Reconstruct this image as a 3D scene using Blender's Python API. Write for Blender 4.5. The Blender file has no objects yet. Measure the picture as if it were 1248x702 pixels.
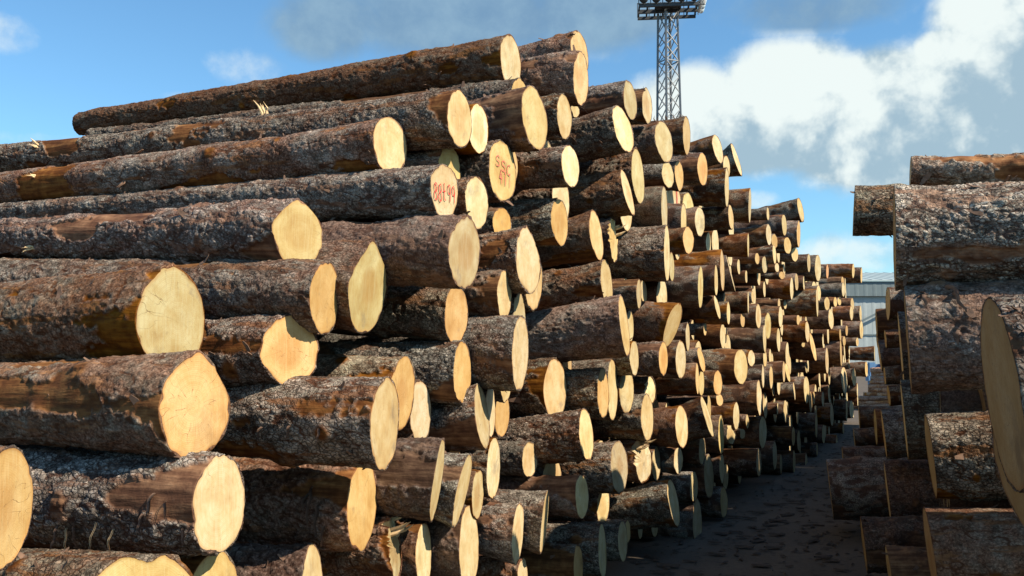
import bpy, math, random
import numpy as np
from mathutils import Vector, Matrix

S = bpy.context.scene
C = S.collection
R = math.radians

# ------------------------------------------------------------------ camera
FOC = 1100.0                       # focal length in photo pixels (photo 1248 x 702)
EYE = 1.80
PITCH = math.atan(79.0 / FOC)
cd = bpy.data.cameras.new('camera')
cd.sensor_width = 36.0
cd.lens = FOC / 1248.0 * 36.0
cd.clip_start = 0.05
cd.clip_end = 2000.0
cam = bpy.data.objects.new('camera', cd)
C.objects.link(cam)
cam.location = (0, 0, EYE)
cam.rotation_euler = (math.pi / 2 + PITCH, 0, 0)
S.camera = cam
CP, SP = math.cos(PITCH), math.sin(PITCH)

def ray(px, py):
    """direction through a photo pixel, scaled so that its forward component is 1"""
    a, b = (px - 624.0) / FOC, (351.0 - py) / FOC
    return np.array([a, CP - b * SP, SP + b * CP])

def at(px, py, depth):
    return np.array([0, 0, EYE]) + ray(px, py) * depth

# ------------------------------------------------------------------ sun, sky, exposure
SUN_AZ, SUN_EL = 121.0, 41.0       # clockwise from the view direction
sd = bpy.data.lights.new('sun', 'SUN')
sd.energy = 5.0
sd.angle = R(0.5)
sd.color = (1.0, 0.87, 0.68)
sun = bpy.data.objects.new('sun', sd)
C.objects.link(sun)
SUN = Vector((math.sin(R(SUN_AZ)) * math.cos(R(SUN_EL)), math.cos(R(SUN_AZ)) * math.cos(R(SUN_EL)), math.sin(R(SUN_EL))))
sun.rotation_euler = SUN.to_track_quat('Z', 'Y').to_euler()
sun.location = (10, -10, 20)
S.view_settings.view_transform = 'Standard'
S.view_settings.look = 'None'
EXPO = 0.9
S.view_settings.exposure = EXPO
S.view_settings.gamma = 1.0

SKY_STRENGTH = 0.065
S.cycles.use_denoising = True
S.cycles.use_adaptive_sampling = False
S.cycles.max_bounces = 3
S.cycles.diffuse_bounces = 1
S.cycles.glossy_bounces = 1
W = bpy.data.worlds.new('World')
S.world = W
W.use_nodes = True
nt = W.node_tree
nt.nodes.clear()

class G:
    """small node helper"""
    def __init__(s, nt): s.nt = nt
    def n(s, t, **kw):
        nd = s.nt.nodes.new(t)
        for k, v in kw.items():
            setattr(nd, k, v)
        return nd
    def link(s, a, b): s.nt.links.new(a, b)
    def put(s, sock, v):
        if hasattr(v, 'is_output') or hasattr(v, 'links'): s.link(v, sock)
        else: sock.default_value = v
    def math(s, op, a, b=None, c=None, clamp=False):
        nd = s.n('ShaderNodeMath', operation=op, use_clamp=clamp)
        for i, v in enumerate((a, b, c)):
            if v is not None: s.put(nd.inputs[i], v)
        return nd.outputs[0]
    def vmath(s, op, a, b=None):
        nd = s.n('ShaderNodeVectorMath', operation=op)
        s.put(nd.inputs[0], a)
        if b is not None:
            s.put(nd.inputs[3 if op == 'SCALE' else 1], b)
        return nd.outputs['Value' if op in ('LENGTH', 'DOT_PRODUCT', 'DISTANCE') else 0]
    def mr(s, v, a, b, c=0.0, d=1.0, smooth=True):
        nd = s.n('ShaderNodeMapRange', interpolation_type='SMOOTHSTEP' if smooth else 'LINEAR')
        s.put(nd.inputs[0], v)
        for i, x in enumerate((a, b, c, d)): nd.inputs[i + 1].default_value = x
        return nd.outputs[0]
    def noise(s, vec, scale, detail=4.0, rough=0.55, dist=0.0):
        nd = s.n('ShaderNodeTexNoise')
        nd.noise_dimensions = '3D'
        if vec is not None: s.link(vec, nd.inputs['Vector'])
        nd.inputs['Scale'].default_value = scale
        nd.inputs['Detail'].default_value = detail
        nd.inputs['Roughness'].default_value = rough
        nd.inputs['Distortion'].default_value = dist
        return nd.outputs['Fac']
    def mix(s, f, a, b, mode='MIX'):
        nd = s.n('ShaderNodeMix', data_type='RGBA', blend_type=mode)
        s.put(nd.inputs[0], f)
        s.put(nd.inputs[6], a if hasattr(a, 'links') else (*a, 1.0))
        s.put(nd.inputs[7], b if hasattr(b, 'links') else (*b, 1.0))
        return nd.outputs[2]
    def ramp(s, v, stops):
        nd = s.n('ShaderNodeValToRGB')
        e = nd.color_ramp.elements
        while len(e) > 1: e.remove(e[0])
        for i, (p, c) in enumerate(stops):
            el = e[0] if i == 0 else e.new(p)
            el.position = p
            el.color = (*c, 1.0)
        s.link(v, nd.inputs[0])
        return nd.outputs[0]

g = G(nt)
sky = g.n('ShaderNodeTexSky')
sky.sky_type = 'NISHITA'
sky.sun_disc = False
sky.sun_elevation = R(SUN_EL)
sky.sun_rotation = R(SUN_AZ)
sky.air_density, sky.dust_density, sky.ozone_density = 1.0, 0.5, 3.0
dirv = g.n('ShaderNodeTexCoord').outputs['Generated']
dirv = g.vmath('NORMALIZE', dirv)
n1 = g.noise(dirv, 6.5, 12.0, 0.57, 0.1)
d2 = g.vmath('ADD', dirv, (3.1, 1.7, 0.4))
n2 = g.noise(d2, 13.0, 10.0, 0.62, 0.1)
n3 = g.noise(g.vmath('ADD', d2, (0.022, 0.0, 0.016)), 13.0, 5.0, 0.55, 0.1)
n4 = g.noise(d2, 13.0, 5.0, 0.55, 0.1)
def blob(px, py, rx, ry):
    c = ray(px, py); c = c / np.linalg.norm(c)
    d = g.vmath('SUBTRACT', dirv, tuple(c))
    d = g.vmath('MULTIPLY', d, (FOC / rx, FOC / rx, FOC / ry))
    return g.mr(g.vmath('LENGTH', d), 0.25, 1.35, 1.0, 0.0)
def union(bs):
    v = bs[0]
    for b in bs[1:]: v = g.math('MAXIMUM', v, b)
    return v
# the cumulus over the aisle, its big grey neighbour, the grey band overhead, small scraps
white = union([blob(960, 108, 120, 68), blob(1050, 118, 130, 66), blob(860, 130, 110, 60), blob(1235, 10, 95, 95), blob(1160, 60, 50, 30)])
grey = union([blob(1190, 140, 150, 110), blob(960, 170, 170, 50), blob(1080, 185, 150, 45)])
band = union([blob(560, 20, 230, 75), blob(390, 30, 90, 60), blob(720, 10, 150, 60), blob(1000, 2, 150, 48)])
scrap = union([blob(310, 85, 70, 38), blob(5, 40, 55, 28), blob(1040, 312, 110, 34), blob(925, 243, 34, 18), blob(1005, 222, 26, 16), blob(60, 172, 120, 16), blob(230, 120, 60, 12)])
body = g.math('MAXIMUM', white, grey)
gen = g.mr(n1, 0.58, 0.80, 0.0, 0.50)                      # scattered cloud over the rest of the sky
lobes = g.math('MAXIMUM', g.math('MAXIMUM', body, g.math('MULTIPLY', band, 0.72)), g.math('MULTIPLY', scrap, 0.44))
inview = union([blob(624, 260, 1000, 420)])
gen = g.math('MULTIPLY', gen, g.math('SUBTRACT', 1.0, inview))
cov = g.math('ADD', g.math('MAXIMUM', lobes, gen), g.math('MULTIPLY', g.math('SUBTRACT', g.math('ADD', g.math('MULTIPLY', n1, 0.65), g.math('MULTIPLY', n2, 0.35)), 0.5), 1.75))
alpha = g.mr(cov, 0.24, 0.70)
# lighter where the sun-facing tops are, greyer in the bellies
lit = g.math('ADD', g.math('SUBTRACT', g.math('ADD', white, g.math('MULTIPLY', scrap, 0.75)), g.math('MULTIPLY', grey, 0.62)), g.math('ADD', g.math('MULTIPLY', g.math('SUBTRACT', n2, 0.5), 0.9), g.math('MULTIPLY', g.math('SUBTRACT', n4, n3), 3.2)))
litf = g.mr(lit, -0.35, 0.62)
K = 1.0 / (SKY_STRENGTH * 2 ** EXPO)
def kk(c): return tuple(x * K for x in c)
ccol = g.mix(litf, kk((0.38, 0.53, 0.63)), kk((0.90, 0.98, 0.95)))
ccol = g.mix(g.mr(g.math('SUBTRACT', band, body), 0.1, 0.6), ccol, g.mix(g.mr(n2, 0.3, 0.7), kk((0.19, 0.34, 0.52)), kk((0.30, 0.47, 0.62))))
skyc = g.mix(1.0, sky.outputs[0], (1.06, 1.48, 1.56), 'MULTIPLY')
fin = g.mix(g.math('MULTIPLY', alpha, 0.96), skyc, ccol)
bg = g.n('ShaderNodeBackground')
bg.inputs['Strength'].default_value = SKY_STRENGTH
g.link(fin, bg.inputs['Color'])
wo = g.n('ShaderNodeOutputWorld')
g.link(bg.outputs[0], wo.inputs['Surface'])

# ------------------------------------------------------------------ helpers
def link(o): C.objects.link(o); return o
def tag(o, label=None, cat=None, group=None, kind=None):
    if label: o['label'] = label
    if cat: o['category'] = cat
    if group: o['group'] = group
    if kind: o['kind'] = kind
    return o
def empty(name, loc=(0, 0, 0), mat=None):
    o = bpy.data.objects.new(name, None)
    o.empty_display_size = 0.2
    if mat is not None: o.matrix_world = mat
    else: o.location = loc
    return link(o)
def mesh_np(name, v, quads, tris=None, smooth=True):
    me = bpy.data.meshes.new(name)
    v = np.asarray(v, np.float32)
    nq, ntr = len(quads), 0 if tris is None else len(tris)
    me.vertices.add(len(v)); me.vertices.foreach_set('co', v.ravel())
    idx = np.asarray(quads, np.int32).ravel()
    if ntr: idx = np.concatenate([idx, np.asarray(tris, np.int32).ravel()])
    me.loops.add(len(idx)); me.loops.foreach_set('vertex_index', idx)
    me.polygons.add(nq + ntr)
    st = np.concatenate([np.arange(nq) * 4, nq * 4 + np.arange(ntr) * 3]).astype(np.int32)
    me.polygons.foreach_set('loop_start', st)
    me.polygons.foreach_set('use_smooth', np.full(nq + ntr, smooth, bool))
    me.update(calc_edges=True)
    return me
def obj(name, me, m=None, parent=None):
    o = bpy.data.objects.new(name, me)
    if m is not None and not me.materials: me.materials.append(m)
    link(o)
    if parent is not None: o.parent = parent
    return o
class MB:
    """collects boxes, bars and sheets into one mesh"""
    def __init__(s): s.v, s.q, s.t = [], [], []
    def hexa(s, p):
        b = len(s.v); s.v += [tuple(x) for x in p]
        s.q += [(b, b+3, b+2, b+1), (b+4, b+5, b+6, b+7), (b, b+1, b+5, b+4), (b+1, b+2, b+6, b+5), (b+2, b+3, b+7, b+6), (b+3, b, b+4, b+7)]
    def box(s, x0, x1, y0, y1, z0, z1):
        s.hexa([(x0,y0,z0),(x1,y0,z0),(x1,y1,z0),(x0,y1,z0),(x0,y0,z1),(x1,y0,z1),(x1,y1,z1),(x0,y1,z1)])
    def bar(s, a, b, w, h=None):
        a, b = Vector(a), Vector(b); h = h or w
        d = (b - a).normalized()
        u = d.cross(Vector((0, 0, 1)));  u = Vector((1, 0, 0)) if u.length < 1e-3 else u.normalized()
        n = u.cross(d); u = u * (w / 2); n = n * (h / 2)
        s.hexa([a-u-n, a+u-n, a+u+n, a-u+n, b-u-n, b+u-n, b+u+n, b-u+n])
    def tube(s, pts, rad, n=6):
        b0 = len(s.v)
        pts = [Vector(p) for p in pts]
        for i, p in enumerate(pts):
            d = (pts[min(i+1, len(pts)-1)] - pts[max(i-1, 0)]).normalized()
            u = d.cross(Vector((0.13, 0.21, 0.97))).normalized(); w = u.cross(d)
            r = rad[i] if hasattr(rad, '__len__') else rad
            for k in range(n):
                a = 2 * math.pi * k / n
                s.v.append(tuple(p + (u * math.cos(a) + w * math.sin(a)) * r))
        for i in range(len(pts) - 1):
            for k in range(n):
                s.q.append((b0+i*n+k, b0+i*n+(k+1)%n, b0+(i+1)*n+(k+1)%n, b0+(i+1)*n+k))
        for i in (0, len(pts) - 1):
            c = len(s.v); s.v.append(tuple(pts[i]))
            for k in range(n):
                t = (c, b0+i*n+(k+1)%n, b0+i*n+k)
                s.t.append(t if i == 0 else t[::-1])
    def build(s, name, m, parent=None, smooth=False):
        return obj(name, mesh_np(name, s.v, s.q if s.q else np.zeros((0, 4), int), s.t if s.t else None, smooth), m, parent)

def _hash(i, j, k, seed):
    h = (i.astype(np.uint32) * np.uint32(374761393)) ^ (j.astype(np.uint32) * np.uint32(668265263)) ^ (k.astype(np.uint32) * np.uint32(2246822519)) ^ np.uint32((seed * 3266489917) & 0xffffffff)
    h = (h ^ (h >> np.uint32(15))) * np.uint32(2246822519)
    h = (h ^ (h >> np.uint32(13))) * np.uint32(3266489917)
    return h ^ (h >> np.uint32(16))
def vnoise(p, seed=0):
    f = np.floor(p); t = (p - f).astype(np.float32); i = f.astype(np.int64)
    t = t * t * (3 - 2 * t); out = np.zeros(len(p), np.float32)
    for a in (0, 1):
        wa = t[:, 0] if a else 1 - t[:, 0]
        for b in (0, 1):
            wb = wa * (t[:, 1] if b else 1 - t[:, 1])
            for c in (0, 1):
                w = wb * (t[:, 2] if c else 1 - t[:, 2])
                out += w * (_hash(i[:, 0] + a, i[:, 1] + b, i[:, 2] + c, seed) & np.uint32(0xffff)).astype(np.float32)
    return out / 65535.0
def fbm(p, seed=0, octaves=3, gain=0.5):
    s, amp, tot = 0, 1.0, 0.0
    for o in range(octaves):
        s = s + amp * vnoise(p * (2.0 ** o) + o * 17.3, seed + o); tot += amp; amp *= gain
    return s / tot
def worley(p, seed=0):
    """F1, F2 and the nearest cell's random number"""
    f = np.floor(p); i = f.astype(np.int64); t = (p - f).astype(np.float32)
    f1 = np.full(len(p), 9.0, np.float32); f2 = f1.copy(); rid = np.zeros(len(p), np.float32)
    for a in (-1, 0, 1):
        for b in (-1, 0, 1):
            for c in (-1, 0, 1):
                h = _hash(i[:, 0] + a, i[:, 1] + b, i[:, 2] + c, seed)
                jx = (h & np.uint32(1023)).astype(np.float32) / 1023; jy = ((h >> np.uint32(10)) & np.uint32(1023)).astype(np.float32) / 1023
                jz = ((h >> np.uint32(20)) & np.uint32(1023)).astype(np.float32) / 1023
                d = np.sqrt((a + jx - t[:, 0]) ** 2 + (b + jy - t[:, 1]) ** 2 + (c + jz - t[:, 2]) ** 2)
                m = d < f1
                f2 = np.where(m, f1, np.minimum(f2, d)); rid = np.where(m, (h >> np.uint32(7)) / np.float32(2**25), rid); f1 = np.where(m, d, f1)
    return f1, f2, rid
def sstep(x, a, b):
    t = np.clip((x - a) / (b - a), 0, 1); return t * t * (3 - 2 * t)

# ------------------------------------------------------------------ materials
def mat(name):
    m = bpy.data.materials.new(name); m.use_nodes = True
    return m, G(m.node_tree), m.node_tree.nodes['Principled BSDF']

def make_bark():
    m, g, b = mat('spruce_bark')
    tc = g.n('ShaderNodeTexCoord').outputs['Object']
    oi = g.n('ShaderNodeObjectInfo')
    rnd = oi.outputs['Random']
    tco = g.vmath('ADD', tc, g.vmath('SCALE', (7.3, 3.1, 5.7), rnd))
    hgt = g.n('ShaderNodeAttribute', attribute_name='plate').outputs['Fac']
    peel = g.n('ShaderNodeAttribute', attribute_name='peel').outputs['Fac']
    cell = g.n('ShaderNodeAttribute', attribute_name='cell').outputs['Fac']
    fine = g.noise(tco, 85.0, 5.0, 0.7)
    mid = g.noise(tco, 16.0, 4.0, 0.6)
    broad = g.noise(tco, 2.6, 3.0, 0.55)
    plate = g.ramp(g.math('ADD', g.math('MULTIPLY', mid, 0.35), g.math('ADD', g.math('MULTIPLY', cell, 0.20), g.math('MULTIPLY', fine, 0.45))),
                   [(0.30, (0.024, 0.015, 0.010)), (0.44, (0.092, 0.070, 0.053)), (0.55, (0.20, 0.170, 0.138)), (0.70, (0.36, 0.325, 0.27))])
    red = g.ramp(fine, [(0.30, (0.030, 0.011, 0.006)), (0.50, (0.120, 0.054, 0.032)), (0.72, (0.25, 0.135, 0.09))])
    redness = g.mr(g.math('ADD', g.math('ADD', g.math('MULTIPLY', mid, 0.6), g.math('MULTIPLY', broad, 0.55)), g.math('MULTIPLY', g.math('SUBTRACT', oi.outputs['Alpha'], 0.5), 0.22)), 0.49, 0.70)
    col = g.mix(g.math('MULTIPLY', redness, 0.75), plate, red)
    vm = g.n('ShaderNodeMapping'); vm.inputs['Scale'].default_value = (44.0, 66.0, 66.0)
    g.link(tco, vm.inputs['Vector'])
    wv = g.n('ShaderNodeTexNoise'); wv.inputs['Scale'].default_value = 30.0; g.link(tco, wv.inputs['Vector'])
    vv = g.vmath('ADD', vm.outputs[0], g.vmath('SCALE', wv.outputs['Color'], 1.3))
    vc = g.n('ShaderNodeTexVoronoi'); vc.inputs['Scale'].default_value = 1.0; g.link(vv, vc.inputs['Vector'])
    ve = g.n('ShaderNodeTexVoronoi', feature='DISTANCE_TO_EDGE'); ve.inputs['Scale'].default_value = 1.0; g.link(vv, ve.inputs['Vector'])
    vsep = g.n('ShaderNodeSeparateColor'); g.link(vc.outputs['Color'], vsep.inputs[0])
    scale_ = g.math('MULTIPLY', g.mr(ve.outputs['Distance'], 0.02, 0.16), g.mr(vsep.outputs[0], 0.0, 1.0, 0.35, 1.25, False))
    grey_ = g.math('MULTIPLY', g.math('SUBTRACT', 1.0, oi.outputs['Alpha']), g.math('SUBTRACT', 1.0, peel))
    shade_ = g.math('ADD', 1.0, g.math('MULTIPLY', g.math('SUBTRACT', g.math('MULTIPLY', scale_, 1.55), 1.0), g.math('ADD', 0.22, g.math('MULTIPLY', grey_, 0.46))))
    scv = g.n('ShaderNodeCombineColor')
    for k_ in range(3): g.link(shade_, scv.inputs[k_])
    col = g.mix(1.0, col, scv.outputs[0], 'MULTIPLY')
    lich = g.mr(g.math('ADD', g.noise(tco, 7.0, 4.0, 0.65), g.math('MULTIPLY', g.math('SUBTRACT', fine, 0.5), 0.8)), 0.55, 0.70)
    col = g.mix(g.math('MULTIPLY', lich, g.math('MULTIPLY', g.math('SUBTRACT', 1.0, oi.outputs['Alpha']), 0.6)), col, (0.31, 0.295, 0.235))
    crack = g.mr(hgt, 0.10, 0.55, 1.0, 0.0)
    col = g.mix(g.math('MULTIPLY', crack, 0.86), col, g.mix(mid, (0.020, 0.009, 0.006), (0.10, 0.042, 0.022)))
    streak = g.n('ShaderNodeMapping'); streak.inputs['Scale'].default_value = (3.0, 34.0, 34.0)
    g.link(tco, streak.inputs['Vector'])
    sn = g.noise(streak.outputs[0], 1.0, 4.0, 0.6)
    pcol = g.ramp(g.math('ADD', g.math('MULTIPLY', sn, 0.6), g.math('MULTIPLY', mid, 0.4)),
                  [(0.28, (0.030, 0.012, 0.006)), (0.46, (0.085, 0.034, 0.013)), (0.60, (0.18, 0.085, 0.032)), (0.80, (0.36, 0.22, 0.10))])
    st2 = g.n('ShaderNodeMapping'); st2.inputs['Scale'].default_value = (2.2, 15.0, 15.0)
    g.link(g.vmath('ADD', tco, (4.0, 9.0, 2.0)), st2.inputs['Vector'])
    scr = g.mr(g.math('ADD', g.noise(st2.outputs[0], 1.0, 5.0, 0.62), g.math('MULTIPLY', g.math('SUBTRACT', fine, 0.5), 0.12)), 0.545, 0.60)
    col = g.mix(g.math('MULTIPLY', scr, 0.8), col, g.mix(g.mr(mid, 0.35, 0.65), (0.060, 0.024, 0.012), (0.20, 0.105, 0.055)))
    tr = g.n('ShaderNodeMapping'); tr.inputs['Scale'].default_value = (30.0, 4.5, 4.5)
    g.link(tco, tr.inputs['Vector'])
    tcr = g.math('MULTIPLY', g.mr(g.math('ABSOLUTE', g.math('SUBTRACT', g.noise(tr.outputs[0], 1.0, 3.0, 0.5), 0.5)), 0.0, 0.018, 1.0, 0.0), g.mr(broad, 0.45, 0.6))
    col = g.mix(g.math('MULTIPLY', tcr, 0.75), col, (0.022, 0.010, 0.007))
    col = g.mix(peel, col, pcol)
    hue = g.n('ShaderNodeHueSaturation')
    g.link(g.mr(rnd, 0, 1, 0.80, 1.15, False), hue.inputs['Value'])
    g.link(g.mr(g.math('FRACT', g.math('MULTIPLY', rnd, 7.31)), 0, 1, 0.75, 1.20, False), hue.inputs['Saturation'])
    g.link(col, hue.inputs['Color'])
    tint = g.mix(1.0, hue.outputs[0], oi.outputs['Color'], 'MULTIPLY')
    g.link(tint, b.inputs['Base Color'])
    g.link(g.mr(g.math('ADD', mid, g.math('MULTIPLY', fine, 0.4)), 0.4, 1.0, 0.62, 0.95, False), b.inputs['Roughness'])
    b.inputs['Specular IOR Level'].default_value = 0.08
    bp = g.n('ShaderNodeBump'); bp.inputs['Strength'].default_value = 0.9; bp.inputs['Distance'].default_value = 0.007
    g.link(g.math('ADD', g.math('MULTIPLY', fine, g.math('SUBTRACT', 1.0, g.math('MULTIPLY', peel, 0.75))), g.math('ADD', g.math('ADD', g.math('MULTIPLY', mid, 0.5), g.math('MULTIPLY', peel, g.math('MULTIPLY', sn, 1.1))), g.math('MULTIPLY', scale_, g.math('MULTIPLY', grey_, 0.7)))), bp.inputs['Height'])
    g.link(bp.outputs[0], b.inputs['Normal'])
    return m

def make_wood():
    m, g, b = mat('sawn_wood')
    tc = g.n('ShaderNodeTexCoord').outputs['Object']
    oi = g.n('ShaderNodeObjectInfo'); rnd = oi.outputs['Random']
    off = g.vmath('SCALE', (3.7, 9.1, 5.3), rnd)
    tco = g.vmath('ADD', tc, off)
    warp = g.noise(tco, 5.0, 3.0)
    sep = g.n('ShaderNodeSeparateXYZ'); g.link(tc, sep.inputs[0])
    yy = g.math('ADD', sep.outputs[1], g.math('MULTIPLY', g.math('SUBTRACT', rnd, 0.5), 0.05))
    rad = g.math('SQRT', g.math('ADD', g.math('MULTIPLY', yy, yy), g.math('MULTIPLY', sep.outputs[2], sep.outputs[2])))
    rad = g.math('ADD', rad, g.math('MULTIPLY', warp, 0.035))
    ring = g.math('SINE', g.math('MULTIPLY', rad, 900.0))
    ring2 = g.math('SINE', g.math('MULTIPLY', rad, 260.0))
    fine = g.noise(tco, 180.0, 4.0, 0.7)
    mid = g.noise(tco, 14.0, 4.0, 0.6)
    broad = g.noise(tco, 4.5, 3.0, 0.5)
    mp = g.n('ShaderNodeMapping'); mp.inputs['Scale'].default_value = (8.0, 130.0, 6.0)
    mp.inputs['Rotation'].default_value = (0.35, 0.0, 0.0)
    g.link(tco, mp.inputs['Vector'])
    saw = g.noise(mp.outputs[0], 1.0, 3.0, 0.6)
    col = g.ramp(g.math('ADD', g.math('MULTIPLY', mid, 0.5), g.math('MULTIPLY', broad, 0.5)),
                 [(0.34, (0.36, 0.250, 0.112)), (0.48, (0.455, 0.362, 0.195)), (0.62, (0.53, 0.465, 0.30))])
    heart = g.mr(g.math('ADD', rad, g.math('MULTIPLY', g.math('SUBTRACT', broad, 0.5), 0.05)), 0.075, 0.125, 1.0, 0.0)
    hasheart = g.mr(g.math('FRACT', g.math('MULTIPLY', rnd, 13.7)), 0.45, 0.9)
    col = g.mix(g.math('MULTIPLY', g.math('MULTIPLY', heart, hasheart), 0.6), col, (0.345, 0.205, 0.08))
    col = g.mix(g.math('MULTIPLY', g.mr(ring, -0.2, 1.0), 0.20), col, (0.36, 0.215, 0.085))
    col = g.mix(g.math('MULTIPLY', g.mr(ring2, 0.1, 1.0), 0.12), col, (0.36, 0.215, 0.085))
    col = g.mix(g.math('MULTIPLY', g.mr(saw, 0.50, 0.66), 0.38), col, (0.50, 0.445, 0.305))
    stain = g.mr(g.noise(g.vmath('ADD', tco, (2.0, 4.0, 8.0)), 7.0, 5.0, 0.65), 0.60, 0.74)
    col = g.mix(g.math('MULTIPLY', stain, 0.62), col, (0.25, 0.20, 0.145))
    col = g.mix(g.math('MULTIPLY', g.mr(fine, 0.52, 0.78), 0.26), col, (0.30, 0.18, 0.075))
    # drying cracks running out from the pith
    ang = g.math('ARCTAN2', sep.outputs[2], yy)
    cn = g.n('ShaderNodeCombineXYZ'); g.link(g.math('ADD', ang, g.math('MULTIPLY', warp, 0.6)), cn.inputs[0]); g.link(g.math('MULTIPLY', rad, 2.5), cn.inputs[1]); g.link(g.math('MULTIPLY', rnd, 31.0), cn.inputs[2])
    ck = g.noise(cn.outputs[0], 3.3, 1.0, 0.4)
    crack = g.mr(g.math('ABSOLUTE', g.math('SUBTRACT', ck, 0.5)), 0.0, 0.006, 1.0, 0.0)
    crack = g.math('MULTIPLY', crack, g.math('MULTIPLY', g.mr(rad, 0.015, 0.04), g.mr(broad, 0.44, 0.60)))
    col = g.mix(g.math('MULTIPLY', crack, 0.6), col, (0.16, 0.085, 0.035))
    mud = g.math('MULTIPLY', g.mr(g.noise(g.vmath('ADD', tco, (6.0, 1.0, 3.0)), 3.2, 6.0, 0.7), 0.54, 0.70), g.mr(g.math('FRACT', g.math('MULTIPLY', rnd, 29.3)), 0.35, 0.9))
    col = g.mix(g.math('MULTIPLY', mud, 0.72), col, (0.21, 0.165, 0.115))
    edge = g.n('ShaderNodeAttribute', attribute_name='edge').outputs['Fac']
    col = g.mix(g.math('MULTIPLY', g.mr(g.math('ADD', edge, g.math('MULTIPLY', mid, 0.16)), 1.00, 1.10), 0.7), col, (0.36, 0.20, 0.08))
    col = g.mix(1.0, col, oi.outputs['Color'], 'MULTIPLY')
    g.link(col, b.inputs['Base Color'])
    b.inputs['Roughness'].default_value = 0.72
    b.inputs['Specular IOR Level'].default_value = 0.25
    bp = g.n('ShaderNodeBump'); bp.inputs['Strength'].default_value = 0.5; bp.inputs['Distance'].default_value = 0.003
    g.link(g.math('ADD', g.math('ADD', fine, saw), g.math('MULTIPLY', crack, -1.5)), bp.inputs['Height'])
    g.link(bp.outputs[0], b.inputs['Normal'])
    return m

def plain(name, col, rough=0.7, var=0.25, scale=9.0, metal=0.0, bump=0.15):
    m, g, b = mat(name)
    tc = g.n('ShaderNodeTexCoord').outputs['Object']
    n = g.noise(tc, scale, 6.0, 0.65)
    lo = tuple(c * (1 - var) for c in col); hi = tuple(min(1, c * (1 + var)) for c in col)
    g.link(g.ramp(n, [(0.3, lo), (0.7, hi)]), b.inputs['Base Color'])
    b.inputs['Roughness'].default_value = rough; b.inputs['Metallic'].default_value = metal
    if bump:
        bp = g.n('ShaderNodeBump'); bp.inputs['Strength'].default_value = bump; bp.inputs['Distance'].default_value = 0.01
        g.link(n, bp.inputs['Height']); g.link(bp.outputs[0], b.inputs['Normal'])
    return m
def make_ground():
    m, g, b = mat('yard_dirt')
    tc = g.n('ShaderNodeTexCoord').outputs['Object']
    a = g.noise(tc, 1.3, 6.0, 0.6); f = g.noise(tc, 38.0, 6.0, 0.7); k = g.noise(tc, 7.0, 5.0, 0.65)
    col = g.ramp(g.math('ADD', g.math('MULTIPLY', a, 0.5), g.math('MULTIPLY', f, 0.5)), [(0.3, (0.044, 0.033, 0.022)), (0.5, (0.072, 0.055, 0.040)), (0.7, (0.108, 0.086, 0.066))])
    col = g.mix(g.mr(k, 0.56, 0.66), col, (0.022, 0.014, 0.010))
    g.link(col, b.inputs['Base Color']); b.inputs['Roughness'].default_value = 0.95
    bp = g.n('ShaderNodeBump'); bp.inputs['Strength'].default_value = 0.22; bp.inputs['Distance'].default_value = 0.008
    g.link(g.math('ADD', f, k), bp.inputs['Height']); g.link(bp.outputs[0], b.inputs['Normal'])
    return m

BARK, WOOD, DIRT = make_bark(), make_wood(), make_ground()
FAINT = plain('faded_red_paint', (0.58, 0.12, 0.085), 0.7, 0.35, 40.0, 0.0, 0.0)
RED = plain('red_marking_paint', (0.62, 0.05, 0.035), 0.6, 0.3, 40.0, 0.0, 0.0)
SPLIT = plain('torn_wood', (0.62, 0.44, 0.24), 0.8, 0.35, 30.0)
SHRED = plain('torn_bark_strip', (0.13, 0.075, 0.048), 0.85, 0.6, 24.0)
STEEL = plain('galvanised_steel', (0.17, 0.18, 0.19), 0.5, 0.2, 6.0, 0.3)
DARKSTEEL = plain('dark_steel', (0.05, 0.055, 0.06), 0.55, 0.3, 6.0, 0.3)
GLASSY = plain('lamp_glass', (0.75, 0.78, 0.80), 0.12, 0.1, 6.0, 0.5, 0.0)
SHEET = plain('pale_blue_grey_sheet', (0.27, 0.315, 0.33), 0.6, 0.10, 1.5, 0.0, 0.02)
FASCIA = plain('dark_grey_sheet', (0.10, 0.135, 0.15), 0.6, 0.12, 1.5, 0.0, 0.02)
ROOFS = plain('light_roof_sheet', (0.30, 0.37, 0.39), 0.6, 0.10, 1.5, 0.0, 0.02)
BLUE = plain('blue_paint', (0.07, 0.17, 0.33), 0.5, 0.25, 3.0)

# ------------------------------------------------------------------ ground
gm = MB(); NG = 40
gx = np.concatenate([-np.geomspace(900, 14, 14), np.linspace(-12, 16, 57), np.geomspace(18, 900, 14)])
gy = np.concatenate([-np.geomspace(900, 8, 12), np.linspace(-6, 34, 81), np.geomspace(37, 900, 16)])
XX, YY = np.meshgrid(gx, gy, indexing='ij')
P = np.stack([XX.ravel(), YY.ravel(), np.zeros(XX.size)], 1)
near = np.exp(-((P[:, 0] / 30) ** 2 + ((P[:, 1] - 12) / 40) ** 2))
P[:, 2] = (fbm(P * 0.5, 5, 3) - 0.55) * 0.035 * near - 0.01
nx, ny = len(gx), len(gy)
I = np.arange(nx * ny).reshape(nx, ny)
Q = np.stack([I[:-1, :-1], I[1:, :-1], I[1:, 1:], I[:-1, 1:]], -1).reshape(-1, 4)
ground = tag(obj('ground', mesh_np('ground', P, Q), DIRT), kind='structure')

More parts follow.
